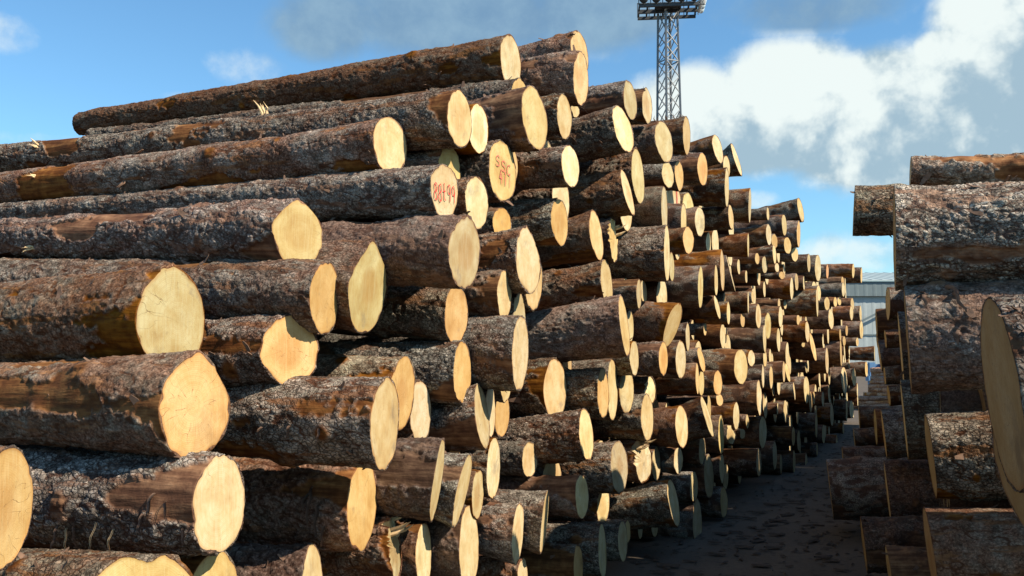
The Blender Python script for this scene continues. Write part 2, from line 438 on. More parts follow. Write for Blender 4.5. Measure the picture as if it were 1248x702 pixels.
# ------------------------------------------------------------------ warehouse
def warehouse():
    t = empty('warehouse', at(1100, 430, 70.0) * np.array([1, 1, 0]))
    tag(t, 'low grey corrugated sheet warehouse with dark band under its pale roof', 'warehouse')
    y0, x0, x1 = 0.0, -9.0, 24.0
    def corr(name, m, z0, z1, y, pitch, depth):
        n = int((x1 - x0) / pitch); xs = []; ys = []
        for i in range(n):
            a = x0 + i * pitch
            for f, d in ((0, 0), (0.55, 0), (0.65, -depth), (0.90, -depth)):
                xs.append(a + f * pitch); ys.append(y + d)
        k = len(xs)
        v = [(x, yy, z0) for x, yy in zip(xs, ys)] + [(x, yy, z1) for x, yy in zip(xs, ys)]
        return obj(name, mesh_np(name, v, [(i, i+1, k+i+1, k+i) for i in range(k-1)], None, False), m, t)
    H0 = EYE + (430 - 361) / FOC * 70; H1 = EYE + (430 - 343) / FOC * 70; H2 = EYE + (430 - 333) / FOC * 70
    corr('wall', SHEET, 0, H0, 0.0, 0.7, 0.012)
    corr('fascia', FASCIA, H0 - 0.002, H1, -0.30, 0.7, 0.012)
    b = MB(); b.box(x0, x1, -0.29, 18, H0 + 0.004, H0 + 0.06); b.build('soffit', FASCIA, t)
    # pitched roof in standing-seam trays
    r = MB(); r.hexa([(x0, -0.45, H1), (x1, -0.45, H1), (x1, 9, H2 + 0.75), (x0, 9, H2 + 0.75), (x0, -0.45, H1 + 0.12), (x1, -0.45, H1 + 0.12), (x1, 9, H2 + 0.87), (x0, 9, H2 + 0.87)])
    ro = r.build('roof', ROOFS, t)
    s = MB()
    for i in range(int((x1 - x0) / 0.8)):
        x = x0 + i * 0.8 + 0.2
        s.bar((x, -0.45, H1 + 0.13), (x, 9, H2 + 0.88), 0.04, 0.05)
    so = s.build('roof_seam', ROOFS, ro); so['kind'] = 'stuff'
    b = MB(); b.box(x0, x1, 0.05, 18, 0, H0); b.build('hall', SHEET, t)
    b = MB(); b.box(x0, x1, -0.09, -0.062, EYE + (430 - 408) / FOC * 70 - 0.05, EYE + (430 - 408) / FOC * 70 + 0.05); b.build('sheet_joint', FASCIA, t)
    b = MB(); b.bar((-3.6, -0.5, EYE + (430 - 394) / FOC * 70), (0.0, -0.5, EYE + (430 - 366) / FOC * 70), 0.14); b.build('slanting_shadow', FASCIA, t)  # dark bar standing in for a slanting shadow edge on the wall
warehouse()

# ------------------------------------------------------------------ floodlight mast
def mast():
    D = 66.0
    base = at(816.5, 140, D); top = at(814, 12, D)
    cx, cy = float((base[0] + top[0]) / 2), float(base[1])
    ztop = float(top[2])
    t = empty('floodlight_mast', (cx, cy, 0))
    tag(t, 'tall steel lattice floodlight mast with lamp platform rising behind the stack', 'mast')
    w0, w1 = 0.86, 0.50
    def hw(z): return w0 + (w1 - w0) * z / ztop
    rot = Matrix.Rotation(R(24), 3, 'Z')
    def cn(k, z):
        sx, sy = ((-1, -1), (1, -1), (1, 1), (-1, 1))[k % 4]
        return rot @ Vector((sx * hw(z), sy * hw(z), z))
    for k in range(4):
        b = MB(); b.bar(cn(k, 0), cn(k, ztop), 0.15); b.build('leg', STEEL, t)
    zs = [0]
    while zs[-1] < ztop - 0.8: zs.append(zs[-1] + hw(zs[-1]) * 2.05)
    zs[-1] = ztop
    for i in range(len(zs) - 1):
        for k in range(4):
            for p, q in ((k, k + 1), (k + 1, k)):
                b = MB(); b.bar(cn(p, zs[i]), cn(q, zs[i+1]), 0.055); b.build('brace', STEEL, t)
            if i % 4 == 0:
                b = MB(); b.bar(cn(k, zs[i] + .02), cn(k + 1, zs[i] + .02), 0.07); b.build('girt', STEEL, t)
    l = MB()
    for s in (-0.2, 0.2): l.bar((s, -0.1, 0.3), (s, -0.1, ztop), 0.05)
    for i in range(int(ztop / 0.35)): l.bar((-0.2, -0.1, 0.4 + i * 0.35), (0.2, -0.1, 0.4 + i * 0.35), 0.03)
    l.build('ladder', STEEL, t)
    pf = empty('lamp_platform'); pf.parent = t; pf.location = (0, 0, ztop); pf.rotation_euler = (0, 0, R(-6))
    X, Y = 2.15, 1.25
    for y in (-Y, 0.0, Y):
        b = MB(); b.box(-X, X, y - .09, y + .09, 0.0, 0.22); b.build('beam', DARKSTEEL, pf)
    for i in range(8):
        x = -X + .06 + i * (2 * X - .12) / 7
        b = MB(); b.box(x - .06, x + .06, -Y + .09, Y - .09, 0.222, 0.34); b.build('joist', DARKSTEEL, pf)
    b = MB(); b.box(-0.9, 0.9, -0.9, 0.9, 0.345, 0.39); b.build('deck', DARKSTEEL, pf)
    for y in (-Y, Y):
        for z in (0.75, 1.25):
            b = MB(); b.bar((-X, y, z), (X, y, z), 0.06); b.build('rail', DARKSTEEL, pf)
        for i in range(6):
            x = -X + i * 2 * X / 5
            b = MB(); b.bar((x, y, 0.2), (x, y, 1.3), 0.06); b.build('rail_post', DARKSTEEL, pf)
    for i, (x, y) in enumerate([(-1.8, -1.45), (-0.9, -1.45), (0.0, -1.45), (0.9, -1.45), (1.8, -1.45), (2.45, -0.7), (2.45, 0.1), (2.45, 0.9)]):
        b = MB()
        d = Vector((0.6, -0.5, -0.35)) if x > 2 else Vector((0, -1, -0.35)); d.normalize()
        p = Vector((x, y, 0.55))
        b.tube([p - d * 0.25, p - d * 0.12, p + d * 0.16], [0.12, 0.30, 0.33], 12)
        b.bar(p - d * 0.2, p - d * 0.2 - Vector((0.0, 0, 0.5)), 0.06)
        h = b.build('floodlight', DARKSTEEL if x < 2 else GLASSY, pf, True)
    b = MB()
    b.tube([(2.3, -1.0, 0.2), (2.6, -0.95, 0.15), (2.62, -0.9, 0.8)], 0.06, 6); b.build('conduit', STEEL, pf)
mast()

# ------------------------------------------------------------------ the logs
# one row per log: where its cut end sits, how tall and wide the end reads, then options:
# l a second point on its axis with the thickness there, s slope, b set back, t tint, pk pointed top, n label, h short handle
LEFT = [
 # long logs of the near face, top to bottom
 (623,75.5,63,24,dict(l=(99,151,27),n='topmost long log, its bark running up to a wide pale end against the sky',h='the topmost long log',stop=1)),
 (634,118,44,18,dict(l=(112,166,17),b=1.04,stop=1,n='slender curved log wedged under the topmost long log, small cut tip showing',h='the slender curved log')),
 (560,144.5,66,29,dict(l=(0,195,31),n='long grey log with two torn branch stubs standing on its back',h='the log with the torn branch stubs')),
 (476,179,68,38,dict(bk=1.3,l=(0,230,40),n='long silvery log with peeled oval knots along its side and rounded end',h='the silvery knotted log')),
 (542,233,67,33,dict(l=(0,263,28),n='long dark log whose end carries the red numerals 88t99',h='the log marked 88t99',txt=1)),
 (365,284,84,64,dict(l=(0,292,42),pk=1,n='long brown log with a broad pointed end and a split scar on its flank',h='the broad pointed end',t='y')),
 (397,363,94,34,dict(l=(0,347,70),t='o',n='long scaly log with a narrow orange oval end',h='the narrow orange oval end')),
 (212,391,126,84,dict(l=(0,397,102),t='g',pk=.5,n='thick dark log with a very broad end stained pale green',h='the broad green-stained end')),
 (354,426,86,70,dict(l=(200,428,72),b=1.03,pk=.6,t='o',n='short-looking log with a squarish orange end, tucked beside the green-stained one',h='the squarish orange end')),
 (241,494,128,86,dict(bk=1.2,l=(0,494,97),pk=1,t='o',n='thick lichen-grey log with a large orange pointed end',h='the large orange pointed end')),
 (470,515,112,35,dict(l=(285,506,96),n='reddish scaly log with a tall cream oval end in front of two others',h='the tall cream oval end')),
 (490,479,90,31,dict(l=(385,470,76),b=1.06,t='o',n='log with a grey-spotted orange end just behind the tall cream oval one',h='the grey-spotted end')),
 (513,500,76,28,dict(b=1.12,t='w',n='log with a whitish torn-edged end, half hidden behind two larger ends',h='the whitish torn-edged end')),
 (267.5,614,118,60,dict(l=(0,604,123),t='w',n='thick reddish log with hanging bark shreds and a pale oval end',h='the log with hanging bark shreds')),
 (442,614,108,35,dict(l=(290,608,104),b=1.02,t='o',n='peeled mossy log with a tall ochre oval end',h='the tall ochre oval end')),
 (3,622,140,56,dict(t='o',n='log end cut off by the edge of the picture, orange and rounded',h='the cropped orange end')),
 (176,737,124,112,dict(l=(0,728,118),tw=1,t='y',b=.97,n='bottom log with a twin-lobed end where two stems grew together',h='the twin-lobed end')),
 (261,729,112,58,dict(l=(60,727,112),b=1.03,t='y',n='bottom log with a rounded yellow end beside the twin-lobed one',h='the rounded yellow end')),
 (381,714,94,22,dict(l=(290,712,90),b=1.02,n='bottom log showing only a thin bright slice of its end',h='the thin bright slice')),
 (450,348,118,47,dict(l=(330,338,84),pk=1.4,t='g',b=1.02,n='log with a teardrop-shaped greyish end rising to a point',h='the teardrop end')),
 (567.5,307,92,37,dict(l=(400,309,76),pk=.4,n='log with a tall pale lens-shaped end resting below 88t99',h='the tall lens-shaped end')),
 (557,382,68,28,dict(l=(475,380,58),t='o',n='log with an orange end flattened by the log beneath it',h='the flattened orange end')),
 (564,454,76,24,dict(l=(400,447,57),t='o',n='smooth brown log with one round knot and a slim tan end',h='the slim tan end')),
 (634.5,430,92,20,dict(l=(575,428,82),n='flaky grey log with a narrow spindle-shaped end',h='the spindle-shaped end')),
 (634,388,60,15,dict(b=1.06)),
 (615,359,60,18,dict(s=0,b=1.02)),
 (644,317,82,30,dict(l=(587,322,66),pk=.9,n='log with a sharp-topped bright end under a deep red-brown crack',h='the sharp-topped end')),
 (650,336,82,22,dict(b=1.06)),
 (613,209,74,31,dict(s=-.12,t='y',txt=2,n='log whose grey-yellow end is marked SSC in faded red paint',h='the log marked SSC')),
 (624,200,42,13,dict(b=1.1)),
 (582,247,61,25,dict(s=-.12,t='w')),
 (549,206,58,27,dict(b=1.1,t='y')),
 (566,265,34,16,dict(b=1.12)),
 (612,273,44,24,dict(b=1.06,t='o')),
 (584,157,63,24,dict(s=-.12,b=1.04,t='w')),
 (652,143,75,29,dict(l=(560,158,62),t='y',n='thick rough log with a long leaning end near the top',h='the long leaning end')),
 (708,96,63,18,dict(L=1.7,l=(640,100,57),n='thick log at the stack top with a tall narrow end beside open sky',h='the tall narrow top end')),
 (707,66,54,18,dict(L=1.7,l=(632,82,46),b=1.05,n='highest log at the sky line, dark bark tuft over its end',h='the highest log')),
 (688,141,54,17,dict(s=-.1,n='log with orange-red peeled bark and a lens-shaped end near the top',h='the orange-barked log')),
 (701,134,17,9,dict(b=1.08,n='tiny pole end poking out beneath two thick top logs',h='the tiny pole end')),
 (768,122,50,15,dict(l=(718,129,45),n='frost-grey log on the top slope, nearest below the sky',h='the frost-grey top log')),
 (788.5,129,42,11,dict(s=-.1,b=1.03,n='dark log with a bright slim end standing out before the mast',h='the slim end before the mast')),
 (759.5,157,57,21,dict(l=(697,174,50),n='dark thick log with an upright bright oval end below the frost-grey log',h='the upright bright oval')),
 (809,172,50,19,dict(l=(772,178,45),n='log with half-shaded brown bark and tan end, below the mast foot',h='the tan end below the mast')),
 (837,165,46,9,dict(s=-.05,n='log directly before the mast foot, bark tufts along its back',h='the log at the mast foot')),
 (665,190,46,18,dict(b=1.04)),
 (695,202,50,21,dict(t='w',n='log with a bright whitish egg-shaped end in the upper middle',h='the whitish egg-shaped end')),
 (684,243,62,19,dict(b=1.05)),
 (682,270,57,20,dict(s=-.08,t='o')),
 (765.5,236,57,11,dict(l=(700,243,50),m=-.2,n='log with a long thin leaning end and yellow-brown bark',h='the thin leaning end')),
 (778,215,68,14,dict(s=-.14,t='g',b=1.03,n='log with a grey-green blade-like end leaning back',h='the grey-green blade end')),
 (810,256,60,7,dict(s=-.05)),
 (813,308,68,7,dict(s=-.04,n='dark log with a very long thin vertical sliver of end',h='the long thin sliver')),
 (819,325,40,6,dict(b=1.04,t='g')),
 (814,213,34,14,dict(b=1.05)),
 (828,214,34,10,dict(b=1.04,t='o')),
 (822,241,35,14,dict(b=1.06,txt=3,n='log end with a smear of red paint, below two small tan ends',h='the red-smeared end')),
 (856.5,206,39,12,dict(s=-.06,t='o')),
 (875,181,37,10,dict(l=(844,189,33),n='dark log at the stack crest leaning over the aisle side',h='the crest log')),
 (898,195,41,5,dict(l=(880,201,30),b=1.03,n='flared dark log jutting from the crest into the open sky',h='the flared crest log')),
 (886,203,26,8,dict(b=1.02)),
 (886,228,44,5,dict(s=-.03)),
 (839,258,48,14,dict(t='g',b=1.04)),
 (833.5,273,50,7,dict(s=-.03,b=1.01)),
 (839,293,32,13,dict(t='o',n='small log end with a forked dark crack',h='the forked-crack end')),
 (853,270,36,12,dict(b=1.02)),
 (891,265,30,6,dict(s=-.12)),
 (914,250,44,3,dict(s=0,n='reddish log beneath the flared crest log, end seen edge-on',h='the reddish edge-on log')),
 (936,261,15,3,dict(s=-.05)),
 (976,256,31,6,dict(l=(925,265,22),n='long dark log leaning up into the sky beyond the crest',h='the leaning far log')),
 (956,274,26,5.5,dict(s=-.08)),
 (973.5,285,32,4,dict(s=0,t='o')),
 (937,286,24,6,dict(s=-.1,t='w')),
 (912,299,28,2,dict(s=0)),
 (944,294,17,7,dict(b=1.03)),
 (960,299,21,8,dict(s=-.05)),
 (969,310,18,8,dict(b=1.03)),
 (944,310,22,4,dict(s=-.1)),
 (986,321,24,3.5,dict(s=0)),
 (947,326,12,5,dict(b=1.02)),
 (932,323,21,6,dict(b=1.04)),
 (923,315,13,5,dict(b=1.04)),
 (953,335.5,9,6,dict(b=.99,t='o',n='thin pole lying on a thicker log, round orange tip',h='the thin pole tip')),
 (971,344,21,4,dict(b=1.03)),
 (965,352,27,4,dict(s=0)),
 (997,327,33,7,dict(s=0)),
 (1008.5,331,17,3,dict(s=0,t='r',n='far log with a pink-tinted end near the top of the low rows',h='the pink-tinted end')),
 (1040,330,18,3,dict(s=.03)),
 (1050,336,20,2,dict(s=.03,n='outermost far log of the top row, beside the warehouse roof',h='the outermost top-row log')),
 (1027,343,12,3,dict(s=-.05)),
 (1028,353,17,4,dict(s=-.03)),
 (998,357,18,5,{}),
 (992,350,14,5,dict(b=1.03)),
 (1008,370,17,6,{}),
 (1018,368,13,4,{}),
 (1023,367,11,4,dict(b=1.03)),
 (1039,371,16,4,dict(s=0)),
 (1038,381.5,18,4,dict(s=0)),
 (1049,382,19,2.5,dict(s=0,b=1.02)),
 (1013,389,25,6,dict(s=-.08)),
 (1050,402,22,4,dict(s=0)),
 (1032,403,12,2.5,dict(b=1.03)),
 (1029,416,13,3.5,{}),
 (1045,417,11,3,{}),
 (1066,431,18,1,dict(s=0,n='dark bare-sided log crossing before the warehouse wall, end facing the gap',h='the dark log before the wall')),
 (984,404,26,5,dict(s=-.03)),
 (991,423,33,5,dict(m=-.2)),
 (1024,408,14,2,dict(s=0)),
 (1025,430,34,2,dict(s=0)),
 (1008,440,33,3.5,dict(s=0)),
 (979,419,8,4,dict(b=1.04)),
 (983,448,13,3,dict(b=1.04)),
 (1029,463,33,7,dict(s=-.05,n='far log with a full bright end just above the shadow line',h='the bright far end')),
 (1035,446,8,2,{}),
 (1056,450,18,3,dict(s=0)),
 (1041,460,22,5,dict(b=1.04)),
 (983,475,33,6.5,dict(s=0)),
 (968,477,22,2,dict(s=-.1)),
 (960,454,23,4,dict(m=-.2)),
 (988,490,26,3.5,{}),
 (992,485,16,3,dict(b=1.03)),
 (1003,486,19,3,{}),
 (1014,506,29,4,{}),
 (1032,500,26,2,{}),
 (1038,499,21,5,dict(b=1.04)),
 (995,518,30,3,{}),
 (1004,529,24,4,{}),
 (1028,522,14,2,{}),
 (1020,538,16,2,{}),
 (996,548,16,2,{}),
 # the middle of the stack
 (727,288,61,14,dict(l=(690,295,55),n='finely scaled log with a leaning lens end in the middle of the stack',h='the leaning lens end')),
 (749,292,53,10,dict(b=1.04,nt=1,n='log with a notched, fork-topped narrow end',h='the notched end')),
 (739.5,345,55,13,dict(l=(660,355,46),n='silver-scaled log with a bright narrow end, lying on a thicker log',h='the silver-scaled log')),
 (761,397,74,10,dict(l=(650,411,60),b=.97,n='thick scaly log jutting out in the middle, casting shadow beneath',h='the thick jutting log')),
 (768,397,36,8,dict(b=1.04)),
 (773,436,43,11,dict(t='w')),
 (763,438,30,10,dict(b=1.08)),
 (779,358,38,6,dict(s=0)),
 (820,396,59,16,dict(l=(775,391,50),m=.2,n='peeled brown-sided log with an end leaning the other way',h='the peeled brown log')),
 (828,376,30,8,dict(b=1.08)),
 (854,349,53,6,dict(s=.02,t='g')),
 (873,342,38,4,dict(s=0)),
 (880.5,329,48,5,dict(s=-.05)),
 (891,334,42,2,dict(m=-.25)),
 (874.5,375,29,5,dict(m=-.2)),
 (883,366,21,2.5,dict(b=1.02)),
 (888,382,27,4,dict(s=-.02)),
 (912,368,28,1.5,dict(s=0)),
 (917.5,362,15,3,dict(b=1.04)),
 (924.5,385,29,6,dict(s=0)),
 (905,390,17,5,dict(b=1.02)),
 (951.5,386,25,5,dict(s=0)),
 (936,397,33,7,dict(t='g')),
 (932,413,33,4,dict(s=-.03)),
 (949.5,371,14,3,dict(b=1.04)),
 (957,371,12,4,dict(b=1.04)),
 (996,369,34,2.5,dict(s=-.03)),
 (973,390,13,4,dict(b=1.02)),
 (838.5,411,37,5,dict(s=0)),
 (859.5,402,14,4,dict(b=1.05)),
 (808.5,437,40,10,dict(s=0,t='o')),
 (830,438,47,12,dict(t='w',b=1.02)),
 (855,439,30,7,dict(m=-.2,t='o')),
 (850,462,40,4,dict(s=0)),
 (855,464,36,7,dict(b=1.03)),
 (875,467,31,11,dict(s=-.02,t='o')),
 (877,487,14,8,dict(b=1.03)),
 (903,447,44,17,dict(s=0,n='dark-barked log whose round end is split by one diagonal crack',h='the diagonally cracked end')),
 (916,436,19,9,dict(b=1.04)),
 (932.5,437,22,4,dict(b=1.04)),
 (930,459,27,3,dict(s=0)),
 (940,460,27,4,dict(s=0)),
 (955.5,453,25,3,dict(s=0)),
 (925.5,485,41,6.5,dict(s=-.02)),
 (897.5,507,33,7.5,dict(s=.02,t='w')),
 (862,507,53,7,dict(l=(838,513,47),n='log in half shadow with a long tan strip of end above the shaded rows',h='the tan strip end')),
 (864,500,36,5,dict(b=1.06)),
 (868,503,32,6,dict(b=1.09)),
 (879,530,45,7,dict(s=0,t='y')),
 (892,530,24,10,dict(b=1.02,nt=1)),
 (911,514,18,4,dict(b=1.04)),
 (920.5,516,21,4,dict(b=1.02)),
 (905,529,13,6,dict(b=1.04)),
 (930,527,40,9,{}),
 (967,532,24,4,{}),
 (944.5,555,33,5,{}),
 (925,564,34,6,{}),
 (983,567,30,3,{}),
 (968,562,26,3,{}),
 (952,566,24,3,dict(b=1.05)),
 (864,580,50,12,dict(s=-.03)),
 (880,571,38,6,dict(b=1.02)),
 (856,548,36,8,dict(b=1.05,t='w')),
 (882.5,612,38,9,dict(s=0,n='short shaded log lying on the dirt at the foot of the stack',h='the short log on the dirt')),
 (850,637,54,11,dict(s=0,n='brown-barked log lying on the dirt with a grey spindle end in shadow',h='the grey spindle end on the dirt')),
 (821,612,57,12,dict(l=(745,622,46),n='log with a sunlit back and a shaded end just above the aisle dirt',h='the log with the sunlit back')),
 (846,594,38,10,dict(b=1.02)),
 (759,660,48,11,dict(s=0)),
 (734.5,672,64,9,dict(s=0)),
 (765,648,26,7,dict(b=1.06)),
 (735,617,44,16,dict(b=1.09)),
 (709,604,52,16,dict(s=0)),
 (664,635,74,6,dict(l=(618,626,58),n='red-scaled log low in the stack with a blade-thin bright end',h='the blade-thin bright end')),
 (631.5,650,78,12,dict(l=(583,643,62),n='log low in the stack whose narrow end lies in shadow',h='the narrow shaded end')),
 (705,693,58,12,dict(s=0,t='o')),
 (637,706,46,11,dict(b=1.03)),
 (572,666,96,23,dict(l=(525,664,84),n='log with a tall lens-shaped cream end near the bottom',h='the tall bottom lens end')),
 (564,597,86,14,dict(l=(535,592,76),m=.12)),
 (582.5,603,63,13,dict(b=1.04)),
 (602,570,78,15,dict(b=1.03)),
 (533.5,585,97,12,dict(l=(465,582,86),m=.16,b=.98,n='smooth reddish log with an extremely thin blade-like end',h='the extremely thin blade')),
 (588,508,78,16,dict(l=(530,516,62),n='dark log with a pale spindle end left of a deep shadow',h='the pale spindle end')),
 (598,500,62,11,dict(b=1.05,t='w')),
 (612,502,64,18,dict(b=1.08,t='o')),
 (617,470,42,12,dict(b=1.12)),
 (677,474,72,28,dict(s=0,b=1.02,n='log end with a black rounded shadow across its upper half',h='the half-shadowed end')),
 (691.5,446,40,11,dict(b=1.12)),
 (735.5,480,60,14,dict(s=-.01,t='o',n='log with an orange spindle end beside a shaded grey one',h='the orange spindle end')),
 (747,475,74,12,dict(b=1.05)),
 (764,476,54,17,dict(b=1.08)),
 (715,531,61,17,dict(l=(612,538,54),n='long grey-backed log with a bright oval end above a dark hollow',h='the grey-backed log')),
 (755,569,64,21,dict(s=-.1,n='log with a broad shaded end and one bright sliver of sun',h='the broad shaded end')),
 (786,562,54,20,dict(nt=1,b=1.05,t='w',n='log with a splintered broken end, bright against the shadow',h='the splintered end')),
 (800,565,40,10,dict(b=1.1)),
 (789,508,57,15,dict(s=0,b=1.02,n='log with an upright cream end in front of a broken tip',h='the upright cream end')),
 (794,476,36,13,dict(b=1.07,nt=1,t='w')),
 (831,519,51,15,dict(l=(797,521,45),n='log end split by sun and shadow down the middle',h='the half-sunlit end')),
 (827,560,34,11,dict(b=1.04)),
 (646,560,42,18,dict(b=1.1)),
 (673,578,44,22,dict(b=1.1)),
 (517,678,80,18,dict(l=(450,676,70),b=1.02)),
 (483,668,74,13,dict(l=(420,668,66),b=1.03,nt=1,n='bottom log with a ragged torn tongue of wood at its end',h='the ragged torn tongue')),
 (554,549,32,13,dict(b=1.1,t='o')),
]
# stack at the other side of the aisle: (left end x, y, height, end width, depth, options); these run away to the right
RIGHT = [
 (1109.5,209,37,2,4.75,dict(bk=1.5,l=(1248,206),n='slim pale-barked log lying on top of the stack across the aisle')),
 (1040.5,257,58,1,5.1,dict(l=(1090,257),n='dark log end jutting into the sky from behind the big top log')),
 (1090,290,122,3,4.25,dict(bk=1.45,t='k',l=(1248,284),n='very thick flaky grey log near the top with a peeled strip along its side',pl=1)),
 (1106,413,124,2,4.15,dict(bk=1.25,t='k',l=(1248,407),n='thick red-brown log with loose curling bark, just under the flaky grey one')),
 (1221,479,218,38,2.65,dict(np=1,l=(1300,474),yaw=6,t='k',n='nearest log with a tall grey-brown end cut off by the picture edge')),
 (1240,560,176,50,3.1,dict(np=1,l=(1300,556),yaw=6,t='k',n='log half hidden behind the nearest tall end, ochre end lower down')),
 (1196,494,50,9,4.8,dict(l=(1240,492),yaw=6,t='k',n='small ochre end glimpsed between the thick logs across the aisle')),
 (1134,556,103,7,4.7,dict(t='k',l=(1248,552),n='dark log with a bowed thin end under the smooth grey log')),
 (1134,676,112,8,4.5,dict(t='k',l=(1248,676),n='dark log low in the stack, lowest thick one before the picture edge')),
 (1102,513,95,2,5.5,dict(l=(1200,510),sm=1,n='smooth grey-barked log, upright cut edge facing the aisle')),
 (1098,428,92,2,6.2,dict(l=(1180,424),n='dark log in the shade behind the thick red-brown one')),
 (1077,528,61,2,7.2,dict(l=(1120,526),n='scaly brown log between the smooth grey log and the far rows')),
 (1011.5,596,70,1,9.2,dict(l=(1082,594),n='pale-topped log lying on the dirt, reaching farthest into the aisle')),
 (1081.5,601,77,2,7.4,dict(l=(1140,600),n='scaly grey log behind the low dark end, beside the pale-topped one')),
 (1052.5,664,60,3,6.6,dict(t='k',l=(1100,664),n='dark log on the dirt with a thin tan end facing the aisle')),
 (1083.5,696,62,4,6.1,dict(l=(1130,696),n='cracked grey log at the bottom edge of the picture')),
 (1097.5,656,27,4,6.9,dict(l=(1135,655),n='small brown log squeezed above the cracked grey bottom log')),
 (1027,556,24,1,11.5,dict(l=(1080,555),n='greenish log behind the pale-topped log on the dirt')),
 (1041,534,24,1,13.0,dict(l=(1070,533),n='lichen-green short log above the greenish one')),
 (1047,509,28,1,14.5,dict(l=(1070,509),n='grey weathered log under the sunlit pale poles')),
 (1067,520,44,3,12.0,dict(l=(1090,520),n='shaded log with an upright brown edge, before the sunlit poles')),
 (1082,370,40,5,11.0,dict(l=(1100,370),n='rough log standing highest at the far end across the aisle')),
 (1068,394,34,2,12.5,dict(l=(1095,393),n='brown log under the highest one at the far end')),
 (1072,434,36,2,12.0,dict(l=(1095,432),t='w',n='grey-white topped log at mid height at the far end')),
 (1079,413,22,2,11.5,dict(l=(1098,412),n='small dark log between the brown and the grey-white ones')),
 (1083,482,26,3,11.0,dict(l=(1100,481),n='shaded stub log low at the far end, beside the pale poles')),
 (1078,458,22,2,11.6,dict(l=(1100,457),n='dark stub log under the grey-white topped one')),
 (1069,414,20,2,13.2,dict(l=(1095,413),n='dim slender log deepest at the far end, wall behind it')),
]

# ------------------------------------------------------------------ placing and building the logs
rng = random.Random(11)
YAW = R(-65.0)                                   # the way the logs run back from their ends
FACE = math.atan((1182.0 - 624.0) / FOC)         # the way the row of ends recedes
AX = np.array([math.sin(YAW), math.cos(YAW), 0.0])
FX = np.array([math.sin(FACE), math.cos(FACE), 0.0])
M2 = np.linalg.inv(np.array([[FX[0], AX[0]], [FX[1], AX[1]]]))
def section(p):
    """place along the row, height, and set-back of a point of the left stack"""
    w, u = M2 @ p[:2]
    return w, p[2], u
def proj(p):
    x, y, z = p[0], p[1], p[2] - EYE
    f = y * CP + z * SP
    return 624 + FOC * x / f, 351 - FOC * (z * CP - y * SP) / f, f

# settle the depths: ends sit on the face of the stack, moved along the line of sight until logs do not run into each other
NL = len(LEFT)
z0 = np.array([FOC / (0.374 * (1182.0 - e[0])) * e[4].get('b', 1.0) for e in LEFT])
RAYS = np.array([ray(e[0], e[1]) for e in LEFT]); HH = np.array([e[2] for e in LEFT], float)
def secs(z):
    P = RAYS * z[:, None] + np.array([0, 0, EYE])
    wu = P[:, :2] @ M2.T
    return wu[:, 0], P[:, 2], HH * z / FOC / 2
# where the photo shows one log lying across the foot of another's end, it lies nearer
PAIRS = [((542,233),(476,179)), ((567.5,307),(542,233)), ((397,363),(365,284)), ((241,494),(212,391)), ((470,515),(354,426)), ((564,454),(557,382)), ((634.5,430),(615,359)),
         ((761,397),(739.5,345)), ((644,317),(612,273)), ((652,143),(634,118)), ((267.5,614),(241,494)), ((715,531),(677,474)), ((533.5,585),(513,500)), ((567.5,307),(566,265)), ((442,614),(267.5,614))]
PAIRS = PAIRS[:-1] + [((354,426),(397,363)), ((634,118),(623,75.5))]
ix = lambda p: min(range(NL), key=lambda k: (LEFT[k][0] - p[0]) ** 2 + (LEFT[k][1] - p[1]) ** 2)
PAIRS = [(ix(a_), ix(b_)) for a_, b_ in PAIRS]
def gap(f_, b_, zf, zb):
    dx = max(0.0, LEFT[f_][0] - LEFT[b_][0]); need = zf * (1 + .42 * dx / FOC) + .35 * HH[f_] / 2 * zf / FOC
    return max(0.0, need - zb)
zz = z0.copy()
for it in range(45):
    w, v, r = secs(zz)
    for i in range(NL):
        cand = zz[i] * np.array([1.0, 0.985, 1.015, 0.96, 1.04, 1.08])
        cand = np.clip(cand, z0[i] * 0.88, z0[i] * 1.35)
        best, bi = None, 0
        for c, cz in enumerate(cand):
            p = RAYS[i] * cz; p2 = M2 @ p[:2]; wi, vi, ri = p2[0], p[2] + EYE, HH[i] * cz / FOC / 2
            d = np.sqrt((w - wi) ** 2 + (v - vi) ** 2); d[i] = 9
            ov = np.maximum(0, 0.95 * (r + ri) - d) / (r + ri)
            cost = (ov ** 2).sum() * 30 + 6 * math.log(cz / z0[i]) ** 2
            for f_, b_ in PAIRS:
                if f_ == i: cost += 60 * gap(f_, b_, cz, zz[b_]) ** 2
                elif b_ == i: cost += 60 * gap(f_, b_, zz[f_], cz) ** 2
            if best is None or cost < best - 1e-9: best, bi = cost, c
        zz[i] = cand[bi]
        p = RAYS[i] * zz[i]; p2 = M2 @ p[:2]
        w[i], v[i], r[i] = p2[0], p[2] + EYE, HH[i] * zz[i] / FOC / 2

TINTS = {'o': (1.0, .80, .55), 'y': (.98, .91, .68), 'g': (.90, .92, .76), 'w': (1.10, 1.12, 1.18), 'r': (1.0, .66, .55), 'k': (.60, .49, .40)}  # k: weathering plus the shade of sun-averted ends, put into the tint
cap_tris_total = [0, 0]

